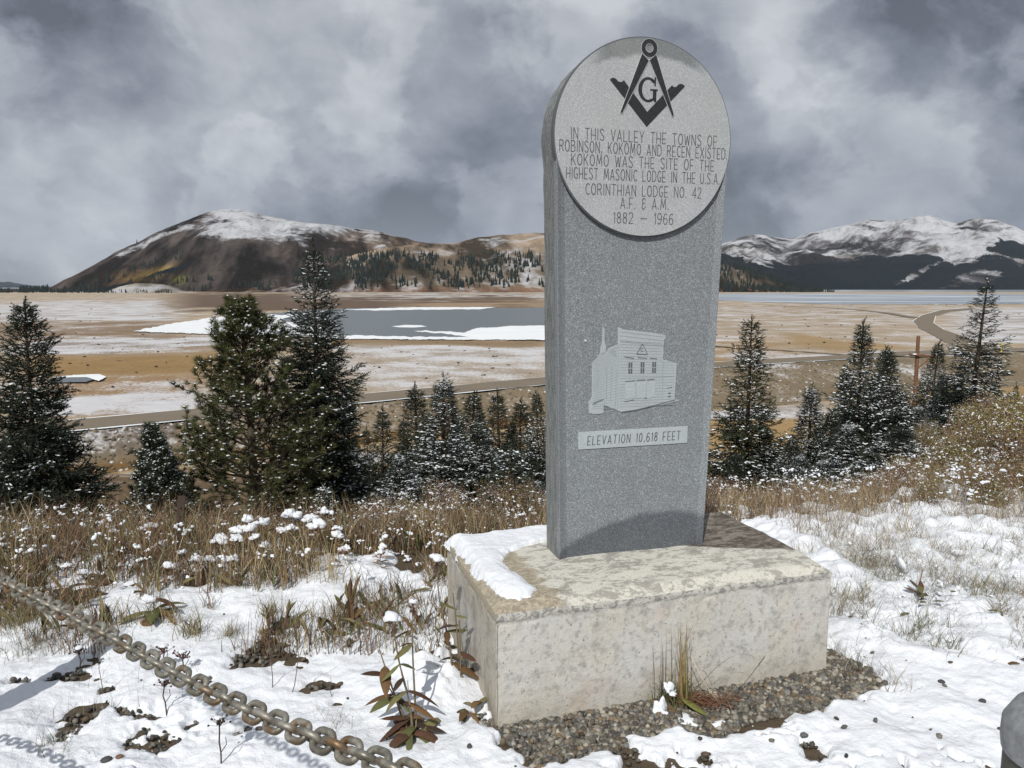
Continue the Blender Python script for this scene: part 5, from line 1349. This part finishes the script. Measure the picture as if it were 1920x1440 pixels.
a = Acc(); lump(a, (-.025, -.02, .07), .015, flat=1.5, amp=.6, seed=3, sub=3); lump(a, (-.012, -.015, .055), .018, amp=.6, seed=4, sub=3); lump(a, (-.055, -.05, .012), .020, flat=1.5, amp=.7, seed=5, sub=3); lump(a, (-.045, -.065, .0), .026, amp=.7, seed=8, sub=3); lump(a, (.03, -.12, .005), .034, amp=.8, flat=.4, seed=9, sub=3); lump(a, (.12, -.13, .005), .022, amp=.8, flat=.4, seed=12, sub=3)
a.build('snow', M_snowt, t, True)
a = Acc()
def leaf(a, base, d, L, w, c, droop=.3, side=None, fold=.18):
    s = np.linspace(0, 1, 8); d = nrm(np.array(d, float)); base = np.array(base, float)
    P = base+d*L*s[:, None]+np.array([0, 0, -1])*droop*L*(s**2)[:, None]
    ww = w*np.sin(np.clip(s*.93+.07, 0, 1)*math.pi)**.75; ww[0] = w*.15; ww[-1] = w*.04
    sd = np.cross(d, [0, 0, 1]) if side is None else np.array(side, float)
    ribbon(a, P, ww, c, side=sd, bend=fold)
leaf(a, (.02, -.03, .045), (.7, -.6, -.05), .10, .032, (.15, .16, .045), .25); leaf(a, (-.02, -.03, .02), (.2, -.9, .1), .07, .025, (.13, .10, .05), .4)
a.build('leaf', M_plant, t, True)

# ------------------------------------------------------------ leafy plants
BRN = [(.075, .040, .026), (.13, .075, .035), (.055, .038, .028), (.11, .115, .045), (.13, .12, .05)]
def leafy(name, px_, py_, label, stems, rosette, heads, seed, cat='plant', sc=1.):
    rr_ = np.random.default_rng(seed); c0 = onz(px_, py_, .02); o = empty(name, (c0[0], c0[1], float(T(c0[0], c0[1])))); tag(o, label, cat)
    st = Acc(); hd = Acc(); sn = Acc()
    for S in stems:
        pts = np.array(S['p'], float)*sc; s = np.linspace(0, 1, 10); tt = np.linspace(0, 1, len(pts)); P = np.stack([np.interp(s, tt, pts[:, i]) for i in range(3)], -1)
        for _ in range(2): P[1:-1] = (P[:-2]+2*P[1:-1]+P[2:])/4
        tube(st, P, np.linspace(S.get('r', .0045), .002, 10), S.get('c', (.17, .14, .09)), 6)
        for j in range(S.get('leaves', 5)):
            f = rr_.uniform(.12, .85); k = int(f*9); az = rr_.uniform(0, 6.28); a = Acc()
            L_ = rr_.uniform(.06, .13)*sc; leaf(a, P[k], (math.cos(az), math.sin(az), rr_.uniform(-.5, .7)), L_, L_*rr_.uniform(.26, .38), np.array(BRN[rr_.integers(0, 5)])*rr_.uniform(.8, 1.4), rr_.uniform(.1, .7))
            a.build('leaf', M_plant, o, True)
        if S.get('head', True):
            n = 26; q = P[-1]+rr_.normal(0, S.get('hs', .016), (n, 3))
            for i in range(n):
                tube(hd, [P[-2], (P[-1]+q[i])/2+np.array([0, 0, -.003]), q[i]], .0008, (.13, .09, .07), 3, False); V = ICO1*.0038; hd.add(V+q[i], ICF1, np.array((.20, .13, .10))*rr_.uniform(.5, 1.4))
        if S.get('snow', 0): 
            lump(sn, P[-1]+np.array([0, 0, .012]), S['snow'], seed=int(seed+S['snow']*1000), flat=.65, amp=.4); lump(sn, P[-1]+np.array([.6*S['snow'], .2*S['snow'], .006]), S['snow']*.65, seed=seed+7, flat=.7, amp=.4)
    for j in range(rosette):
        az = rr_.uniform(0, 6.28); a = Acc(); L_ = rr_.uniform(.09, .17)*sc
        leaf(a, np.array([rr_.normal(0, .02), rr_.normal(0, .02), .03+.03*rr_.random()]), (math.cos(az), math.sin(az), rr_.uniform(.1, .9)), L_, L_*rr_.uniform(.22, .34), np.array(BRN[rr_.integers(0, 5)])*rr_.uniform(.8, 1.5), rr_.uniform(.5, 1.1))
        a.build('leaf', M_plant, o, True)
    if st.n: st.build('stem', M_plant, o, True)
    if hd.n: hd.build('flower_head', M_plant, o)
    if sn.n: sn.build('snow', M_snow, o, True)
    return o
leafy('leafy_plant', 775, 1385, 'tall withered plant with brown and olive leaves standing just left of the plinth',
      [dict(p=[(0, 0, 0), (-.01, .02, .14), (-.05, .03, .28), (-.07, .03, .44)], leaves=8, snow=.028, r=.006), dict(p=[(.01, .02, 0), (.0, .05, .18), (-.01, .08, .34), (-.005, .1, .47)], leaves=5, snow=.016), dict(p=[(-.02, .02, 0), (-.06, .05, .12), (-.10, .08, .22), (-.13, .1, .30)], leaves=7, head=False),
       dict(p=[(-.01, 0, 0), (-.04, .02, .12), (-.09, .03, .20)], leaves=5, head=False)], 13, 1, 71)
leafy('leafy_plant', 850, 1290, 'slender snow-tipped withered plant leaning against the left face of the plinth',
      [dict(p=[(0, 0, 0), (-.01, .03, .18), (-.06, .05, .36), (-.065, .06, .52)], leaves=6, snow=.026, r=.005, hs=.02), dict(p=[(.02, .01, 0), (.02, .02, .2), (.0, .03, .40)], leaves=5, head=False), dict(p=[(.03, -.01, 0), (.03, 0, .16), (.025, 0, .30)], leaves=3, head=False)], 7, 1, 72)
leafy('leafy_plant', 880, 1345, 'low clump of dark drooping leaves at the lower left corner of the plinth', [dict(p=[(0, 0, 0), (.0, 0, .04), (.01, 0, .07)], leaves=3, head=False)], 9, 0, 75, sc=.62)
leafy('leafy_plant', 1720, 1130, 'brown-leaved plant with a reddish stem in the snow right of the plinth', [dict(p=[(0, 0, 0), (.0, 0, .12), (.02, 0, .22)], leaves=6, head=False, c=(.2, .09, .05))], 5, 0, 73, sc=.9)
leafy('leafy_plant', 1905, 1255, 'green and brown leaf sprig at the right edge above the round post', [dict(p=[(0, 0, 0), (.0, 0, .04), (.02, 0, .07)], leaves=3, head=False)], 5, 0, 74, sc=.7)
leafy('leafy_plant', 290, 1160, 'broad-leaved withered plant with a large puff of snow right behind the chain', [dict(p=[(0, 0, 0), (.0, 0, .1), (-.02, 0, .075)], leaves=4, head=False, snow=.036)], 10, 0, 76, sc=1.3)
for k, (x_, y_) in enumerate([(1790, 1125), (1748, 1138), (1735, 1145), (1850, 1150), (1705, 1150)]):
    a = Acc(); c = onz(x_, y_, .06); leaf(a, (0, 0, .03), (random.uniform(-1, 1), -.4, .4), .07, .026, (.12, .12, .06), .4); o = a.build('fallen_leaf', M_plant, smooth=True); o.location = (c[0], c[1], float(ground_z(c[0], c[1])[0])-.01)
    tag(o, ['oval grey-green leaf in the snow, rightmost near the brown-leaved plant', 'narrow dark leaf in the snow just right of the brown-leaved plant', 'small grey leaf half buried right below the brown-leaved plant', 'grey-green leaf in the snow near the right edge tufts', 'curled black leaf in the snow left below the brown-leaved plant'][k], 'leaf', 'single leaves in the snow')

# ------------------------------------------------------------ dry flower stalks with caps of snow
def stalk_obj(px_, top_py, D, cap, label, seed):
    rr_ = np.random.default_rng(seed); tp_ = aty(px_, top_py, D); zb = float(T(tp_[0], D)); H = max(.12, tp_[2]-zb)
    o = empty('snow_capped_flower', (tp_[0], D, zb)); tag(o, label, 'dried flower', 'dry flower stalks carrying caps of snow')
    a = Acc(); bx, by = rr_.normal(0, .03, 2); t = np.linspace(0, 1, 6); P = np.stack([bx*(1-t)+rr_.normal(0, .004, 6), by*(1-t), H*t*.96], -1); tube(a, P, .0022, (.20, .13, .08), 4)
    for j in range(5):
        f = rr_.uniform(.1, .8); az = rr_.uniform(0, 6.28); leaf(a, P[0]+(P[-1]-P[0])*f, (math.cos(az), math.sin(az), .6), rr_.uniform(.05, .1), .014, np.array((.22, .14, .07))*rr_.uniform(.6, 1.3), .5)
    a.build('stem', M_plant, o)
    a = Acc(); n = 34
    for i in range(n):
        q = P[-1]+np.array([rr_.normal(0, cap*.5), rr_.normal(0, cap*.5), rr_.uniform(-.35, .1)*cap]); tube(a, [P[-2]*.4+P[-1]*.6, q], .0008, (.15, .09, .06), 3, False); a.add(ICO1*.0045+q, ICF1, np.array((.23, .13, .085))*rr_.uniform(.5, 1.3))
    a.build('flower_head', M_plant, o)
    a = Acc(); lump(a, P[-1]+np.array([0, 0, cap*.12]), cap*.72, seed=seed, amp=.6, flat=.8, sub=3)
    for j in range(5): lump(a, P[-1]+np.array([rr_.normal(0, cap*.5), rr_.normal(0, cap*.4), cap*rr_.uniform(-.15, .22)]), cap*rr_.uniform(.25, .5), seed=seed+20+j, amp=.6, flat=.85)
    if rr_.random() < .6: lump(a, P[-1]+np.array([rr_.choice([-1, 1])*cap*.9, 0, -cap*.2]), cap*.5, seed=seed+3, amp=.6, flat=.8)
    a.build('snow_cap', M_snow, o, True)
FLW = [(415, 1010, 4.5, .040, 'snow-capped flower at the left end of the front row'), (465, 972, 4.6, .036, 'high snow-capped flower, upper left of the tight clump'), (492, 978, 4.55, .036, 'snow-capped flower right of the upper left one in the clump'), (447, 992, 4.5, .040, 'wide snow cap in the middle of the tight clump'), (468, 990, 4.45, .040, 'wide snow cap right beside the middle one of the clump'), (441, 1008, 4.4, .030, 'lower small snow cap of the tight clump'), (480, 1006, 4.4, .030, 'lower right snow cap of the tight clump'),
       (540, 962, 4.6, .040, 'large high snow cap directly below the tall spruce trunk'), (560, 970, 4.65, .022, 'small snow cap right of the large high one'), (545, 987, 4.5, .026, 'snow cap below the large high one'), (525, 993, 4.5, .026, 'low snow cap left below the large high one'), (583, 970, 4.6, .036, 'round snow cap left of the sapling'), (597, 983, 4.55, .040, 'widest snow cap just under the sapling'), (610, 956, 4.6, .030, 'topmost snow cap in front of the sapling'),
       (631, 988, 4.6, .022, 'small snow cap right of the sapling'), (630, 1001, 4.5, .028, 'rightmost snow cap of the front row'), (497, 1022, 4.4, .026, 'low snow cap under the gap between clumps'), (646, 1028, 4.4, .024, 'low snow cap near the right end of the row'), (280, 985, 4.8, .026, 'snow cap left of the leaning steel post, upper'), (292, 985, 4.9, .022, 'snow cap beside the steel post, small one'), (263, 990, 4.9, .02, 'leftmost small snow cap by the steel post'), (215, 1022, 4.9, .022, 'snow cap alone left of the steel post'),
       (370, 1055, 4.3, .028, 'snow cap right of the foot of the steel post'), (315, 1072, 4.2, .028, 'snow cap left of the foot of the steel post'), (390, 1062, 4.3, .026, 'snow cap in the brown weeds right of the steel post'), (435, 1068, 4.3, .03, 'snow cap low in the weeds beneath the tight clump'), (345, 1062, 4.4, .02, 'little snow cap hiding the foot of the steel post'), (720, 1030, 4.5, .026, 'snow cap in the grass left of the plinth'), (712, 1038, 4.4, .02, 'small snow cap in the grass left of the plinth'), (130, 1098, 4.2, .022, 'small snow cap above the chain at the left'), (560, 1035, 4.4, .018, 'tiny snow cap low in the middle of the weeds'), (158, 1118, 4.1, .022, 'snow cap just above the chain at the left')]
for i, q in enumerate(FLW): stalk_obj(q[0], q[1], q[2]-.25, q[3]*1.15, q[4], i+100)
for i, (x_, y_, D, lb) in enumerate([(1600, 955, 6.6, 'snow cap left of several behind the plinth corner at the right'), (1648, 950, 6.7, 'broad snow cap in front of the low snowy spruces'), (1585, 958, 6.5, 'smaller snow cap next to the left one at the right'), (1690, 962, 6.6, 'snow cap right of the broad one'), (1782, 960, 6.5, 'tall narrow snow cap in the brown grass at the right'), (1725, 978, 6.4, 'snow cap low in the brown grass at the right'), (1840, 918, 7.0, 'snow cap high among the shrubs at the right'), (1858, 928, 7.0, 'snow cap beside the high one among the shrubs')]):
    stalk_obj(x_, y_, D, .04, lb, 300+i)
# dark dead umbels in the near snow
def umbel(px_, py_, toppy, label, seed, red=False):
    rr_ = np.random.default_rng(seed); c = onz(px_, py_, .03); o = empty('dead_umbel', (c[0], c[1], float(T(c[0], c[1])))); tag(o, label, 'dead plant', 'dark dead umbels in the snow')
    H = (py_-toppy)/FPX*c[1]*1.15; a = Acc(); t = np.linspace(0, 1, 6); P = np.stack([np.cumsum(rr_.normal(0, .003, 6)), 0*t, H*t], -1); tube(a, P, .0026, (.075, .055, .045), 5)
    tube(a, [P[2], P[2]+np.array([.02, 0, .03]), P[2]+np.array([.018, 0, .055])], .0014, (.075, .055, .045), 4); a.build('stem', M_plant, o)
    a = Acc()
    for i in range(30):
        q = P[-1]+np.array([rr_.normal(0, .016), rr_.normal(0, .012), rr_.uniform(-.01, .012)]); tube(a, [P[-1]-np.array([0, 0, .02]), q], .0008, (.07, .05, .04), 3, False); a.add(ICO1*.0042+q, ICF1, np.array((.10, .05, .045) if red else (.06, .048, .04))*rr_.uniform(.6, 1.5))
    a.build('flower_head', M_plant, o); a = Acc(); lump(a, P[-1]+np.array([0, 0, .012]), .016, seed=seed, amp=.4, flat=.5); a.build('snow', M_snow, o, True)
umbel(413, 1435, 1335, 'dark dead flower with a thick stalk in front, just below the chain', 1); umbel(312, 1330, 1265, 'dark red seed head partly behind the chain', 2, True); umbel(345, 1255, 1215, 'dark red seed head in the snow above the chain', 3, True); umbel(150, 1250, 1208, 'small dark dead flower above the chain at the left', 4); umbel(310, 1245, 1205, 'second dark red seed head close above the chain', 5, True)
for k, (x_, y_, ty_) in enumerate([(510, 1283, 1130), (545, 1292, 1165), (190, 1290, 1190), (620, 1300, 1255)]):
    a = Acc(); c = onz(x_, y_, .03); H = (y_-ty_)/FPX*c[1]*1.1; t = np.linspace(0, 1, 7); P = np.stack([(.0 if k != 1 else .07)*t+.004*np.sin(t*9), 0*t, H*t], -1); tube(a, P, np.linspace(.002, .0008, 7), (.14, .10, .085), 4)
    o = a.build('bare_twig', M_plant); o.location = (c[0], c[1], float(T(c[0], c[1]))); tag(o, ['tall straight bare twig in the open snow above the chain', 'leaning forked bare twig right of the tall straight one', 'thin bent stem hanging by the chain at the left', 'short upright twig above the thin dark tuft'][k], 'twig')

# ------------------------------------------------------------ chain and posts
def link_mesh(pitch=.0272, d=.0100, wo=.0345):
    a = Acc(); rw = (wo-d)/2; hl = pitch/2+d*.5; st = hl-rw+d*.02; n = 28; P = []
    for i in range(n):
        an = 2*math.pi*i/n; P.append((math.cos(an)*rw+(st if math.cos(an) > 0 else -st), math.sin(an)*rw, 0))
    P = np.array(P); t = nrm(np.roll(P, -1, 0)-np.roll(P, 1, 0)); up = np.array([0, 0, 1.]); sd = np.cross(t, up); m = 10
    an = np.arange(m)*2*math.pi/m; V = P[:, None]+(np.cos(an)[None, :, None]*sd[:, None]+np.sin(an)[None, :, None]*up)*d/2
    F = [(i*m+j, ((i+1) % n)*m+j, ((i+1) % n)*m+(j+1) % m, i*m+(j+1) % m) for i in range(n) for j in range(m)]
    a.add(V.reshape(-1, 3), F, (.3, .3, .28)); return a.mesh('link', M_galv, True), pitch
LM, PITCHL = link_mesh()
def chain(path, label, group='chains of the post and chain fence'):
    P = np.array(path); sg = np.r_[0, np.cumsum(np.linalg.norm(np.diff(P, axis=0), axis=1))]; n = int(sg[-1]/PITCHL)
    o = empty('chain', P[0]); tag(o, label, 'chain', group); rr_ = np.random.default_rng(5)
    for i in range(n):
        s = (i+.5)*PITCHL; p = np.array([np.interp(s, sg, P[:, k]) for k in range(3)]); q = np.array([np.interp(s+.01, sg, P[:, k]) for k in range(3)])
        f = Vector(q-p).normalized(); up = Vector((0, 0, 1)); sd = up.cross(f).normalized(); u = f.cross(sd)
        ang = R(45 if i % 2 else -45)+rr_.normal(0, .10)
        s2 = sd*math.cos(ang)+u*math.sin(ang); u2 = f.cross(s2)
        from mathutils import Matrix
        M = Matrix((f, s2, u2)).transposed().to_4x4(); M.translation = Vector(p-P[0])
        l = bpy.data.objects.new('link', LM); link(l, o); l.matrix_local = M
def cpt(px_, py_): 
    D = 1/(.55+.00074*px_); r0 = ray(px_, py_); return r0*D+np.array([0, 0, EYE])
cps = [(0, 1092), (100, 1138), (200, 1190), (300, 1247), (400, 1300), (500, 1347), (600, 1388), (690, 1420), (745, 1443), (790, 1466), (830, 1492)]
pa = [np.array([-1.95, 2.50, .80])]+[cpt(*c) for c in cps]+[np.array([.25, .84, .88]), np.array([.70, .96, .90])]; pa = np.array(pa)
s = np.linspace(0, len(pa)-1, 200); pp = np.stack([np.interp(s, np.arange(len(pa)), pa[:, i]) for i in range(3)], -1)
for _ in range(30): pp[1:-1] = (pp[:-2]+2*pp[1:-1]+pp[2:])/4
chain(pp, 'thick worn steel chain sagging across the lower left of the view')
pend = pp[-1]
# upper chain ends at the right post
def bollard(x, y, zt, label, rad=.075, tilt=0.):
    o = empty('bollard', (x, y, 0)); tag(o, label, 'bollard', 'posts of the post and chain fence'); a = Acc(); n = 40
    an = np.arange(n)*2*math.pi/n
    prof = [(rad, -.25), (rad, zt-.07)]
    V = [(q*math.cos(t), q*math.sin(t), z) for q, z in prof for t in an]; a.add(V, [(i, (i+1) % n, n+(i+1) % n, n+i) for i in range(n)], (.1, .1, .09)); a.build('post', M_postb, o, True)
    a = Acc(); prof = [(rad+.003, zt-.085), (rad+.005, zt-.07), (rad+.004, zt-.045), (rad*.88, zt-.02), (rad*.6, zt-.005), (rad*.3, zt), (.001, zt)]
    V = [(q*math.cos(t), q*math.sin(t), z) for q, z in prof for t in an]; a.add(V, [(k*n+i, k*n+(i+1) % n, (k+1)*n+(i+1) % n, (k+1)*n+i) for k in range(len(prof)-1) for i in range(n)], (.2, .2, .2)); c = a.build('cap', M_cap, o, True)
    return o
bollard(.768, .99, 1.035, 'round grey domed post cut off by the lower right corner', .075)
bollard(-2.0, 2.54, .80, 'round grey post just outside the left edge that holds the chain', .05)
p0 = onz(0, 1, 0)
lo_ = []
kp = np.array([(-2.90, 2.22, .66), (-2.3, 2.12, .56), (-1.73, 2.0, .50), (-1.30, 1.76, .46), (-1.0, 1.25, .46), (-.75, .7, .50), (-.6, .3, .56)])
tq = np.linspace(0, len(kp)-1, 120); lo_ = np.stack([np.interp(tq, np.arange(len(kp)), kp[:, i]) for i in range(3)], -1)
for _ in range(60): lo_[1:-1] = (lo_[:-2]+2*lo_[1:-1]+lo_[2:])/4
bollard(-2.96, 2.24, .72, 'second short grey post farther out beyond the left edge', .05)
chain(np.array(lo_), 'lower steel chain whose links just show at the lower left edge')

# utility pole
pt = aty(1722, 630, 33); pb = aty(1706, 905, 33)
up = empty('utility_pole', (pb[0], 33, pb[2])); tag(up, 'reddish brown wooden pole with one crossarm among the spruces at the right', 'utility pole')
a = Acc(); dv = pt-pb; tube(a, [np.array([0, 0, -2.5]), np.zeros(3), dv*.5, dv], [.10, .10, .09, .07], (.2, .1, .05), 12); a.build('pole', M_wood, up, True)
ca = aty(1702, 664, 33)-pb; cb = aty(1750, 668, 33)-pb
a = Acc(); tube(a, [ca+np.array([0, -.14, 0]), cb+np.array([0, -.14, 0])], .055, (.2, .1, .05), 6); a.build('crossarm', M_wood, up)
a = Acc(); tube(a, [aty(1720, 688, 33)-pb+np.array([0, -.14, 0]), aty(1742, 670, 33)-pb+np.array([0, -.14, 0])], .03, (.2, .1, .05), 5); a.build('brace', M_wood, up)
a = Acc(); lump(a, ca*.5+cb*.5+np.array([-.35, -.14, .05]), .1, flat=.4, seed=2); a.build('snow', M_snowt, up)
# steel T post at the left
q0 = aty(341, 930, 4.35); q1 = aty(327, 1085, 4.25)
tp_ = empty('steel_post', q1); tag(tp_, 'rusty dark steel post leaning in the weeds in front of the olive pine', 'fence post')
a = Acc(); dv = q0-q1; b = .017
for (ox, oy, wx, wy) in ((0, 0, .022, .004), (0, .012, .004, .014)):
    c = np.array([(ox-wx, oy-wy, 0), (ox+wx, oy-wy, 0), (ox+wx, oy+wy, 0), (ox-wx, oy+wy, 0)]); V = np.concatenate([c-dv*.5, c+dv]); a.add(V, [(0, 1, 5, 4), (1, 2, 6, 5), (2, 3, 7, 6), (3, 0, 4, 7), (4, 5, 6, 7)], (.05, .04, .03))
a.build('t_section', M_rust, tp_)
a = Acc()
for k in range(9): c = dv*(.06+.1*k)+np.array([.0, -.008, 0]); a.add(ICO1*np.array([.008, .005, .010])+c, ICF1, (.05, .04, .03))
a.build('studs', M_rust, tp_)
# yellow marker far right by the road junction, boulder in the field
c = onz(1877, 660, -19.7); yo = empty('road_marker', (c[0], c[1], -19.8)); tag(yo, 'tiny yellow marker frame beside the road junction at the far right', 'marker')
a = Acc(); tube(a, [(0, 0, 0), (0, 0, 3.2)], .3, (.5, .4, .05), 5); a.build('upright', M_yel, yo); a = Acc(); tube(a, [(-1.5, 0, 1.9), (1.5, 0, 1.9)], .22, (.5, .4, .05), 5); a.build('crossbar', M_yel, yo)
c = onz(1565, 727, -24.8); a = Acc(); lump(a, (0, 0, .3), 1.15, (.07, .065, .065), 2, .25, .75, 5); o = a.build('boulder', M_stone); o.location = (c[0], c[1], -25.0); tag(o, 'dark boulder alone in the pale field beyond the spruces left of the wooden pole', 'boulder')
# scattered dark lumps of brush on the flats
bl = Acc(); r = np.random.default_rng(5)
for i in range(420):
    u, v = r.uniform(-50, 1950), r.uniform(560, 740)
    c = onz(u, v, -19.9)
    if road_s(c[0], c[1]) > -16 or (450 < u < 1120 and 570 < v < 642) or v < 572 and u > 1300: continue
    if 1700 < u < 1900 and v > 575: continue
    lump(bl, (c[0], c[1], -19.95), r.uniform(.25, .8)*(c[1]/400)**.5, np.array((.07, .05, .035))*r.uniform(.5, 1.4), 1, .4, .6, i)
tag(bl.build('brush_clumps', M_stone), 'scattered dark brush clumps and clods on the valley flats', 'brush', kind='stuff')
# drain water edge: embankment boulders of snow and grass
eb = Acc(); n = 2600; x = r.uniform(-75, 110, n); sd_ = r.uniform(0, 1, n)
yr = np.interp(x, RX, RY); wd_ = np.interp(x, [-120, -56, 6, 55, 150], [8, 8, 14, 26, 30]); y = yr-(5.5+sd_*wd_)/.79
V = ICO1*(1+.4*(rng.random(len(ICO1))-.5))[:, None]; s = r.uniform(.12, .42, n)
pal = np.array([(.10, .085, .06), (.15, .12, .08), (.20, .165, .11), (.5, .5, .5)]); pc = pal[r.choice(4, n, p=[.4, .3, .18, .12])]
eb.inst(V, ICF1, np.stack([x, y, T(x, y)], -1), frames(r.normal(size=(n, 3))), np.stack([s, s, s*.6], -1), pc)
tag(eb.build('embankment_stones', M_stone), 'rubble and brush clumps on the road embankment below the road', 'rubble', kind='stuff')

# ------------------------------------------------------------ air
def haze():
    x0, x1, y0, y1, z0, z1 = -14000, 14000, -3200, 26000, -60, 1500
    V = [(x, y, z) for z in (z0, z1) for y in (y0, y1) for x in (x0, x1)]
    F = [(0, 2, 3, 1), (4, 5, 7, 6), (0, 1, 5, 4), (2, 6, 7, 3), (0, 4, 6, 2), (1, 3, 7, 5)]
    me = bpy.data.meshes.new('haze'); me.from_pydata(V, [], F); m = bpy.data.materials.new('haze'); m.use_nodes = True; t = m.node_tree; t.nodes.clear()
    o = t.nodes.new('ShaderNodeOutputMaterial'); v = t.nodes.new('ShaderNodeVolumePrincipled'); v.inputs['Color'].default_value = (.80, .88, 1, 1); v.inputs['Density'].default_value = 1.8e-5; v.inputs['Anisotropy'].default_value = .1
    t.links.new(v.outputs[0], o.inputs['Volume']); me.materials.append(m); ob = link(bpy.data.objects.new('haze', me)); tag(ob, kind='stuff'); tag(ob, 'thin blue mountain air over the whole valley', 'haze')
haze()

for o in SC.objects:
    if o.type == 'MESH' and o.parent is not None and o.name.split('.')[0] in ('snow', 'crown', 'leaves', 'stems', 'blades', 'matted_stems', 'flower_head', 'snow_cap', 'inscription', 'inscription_highlight', 'clapboards', 'openings', 'studs', 'lettering'):
        o['kind'] = 'stuff'
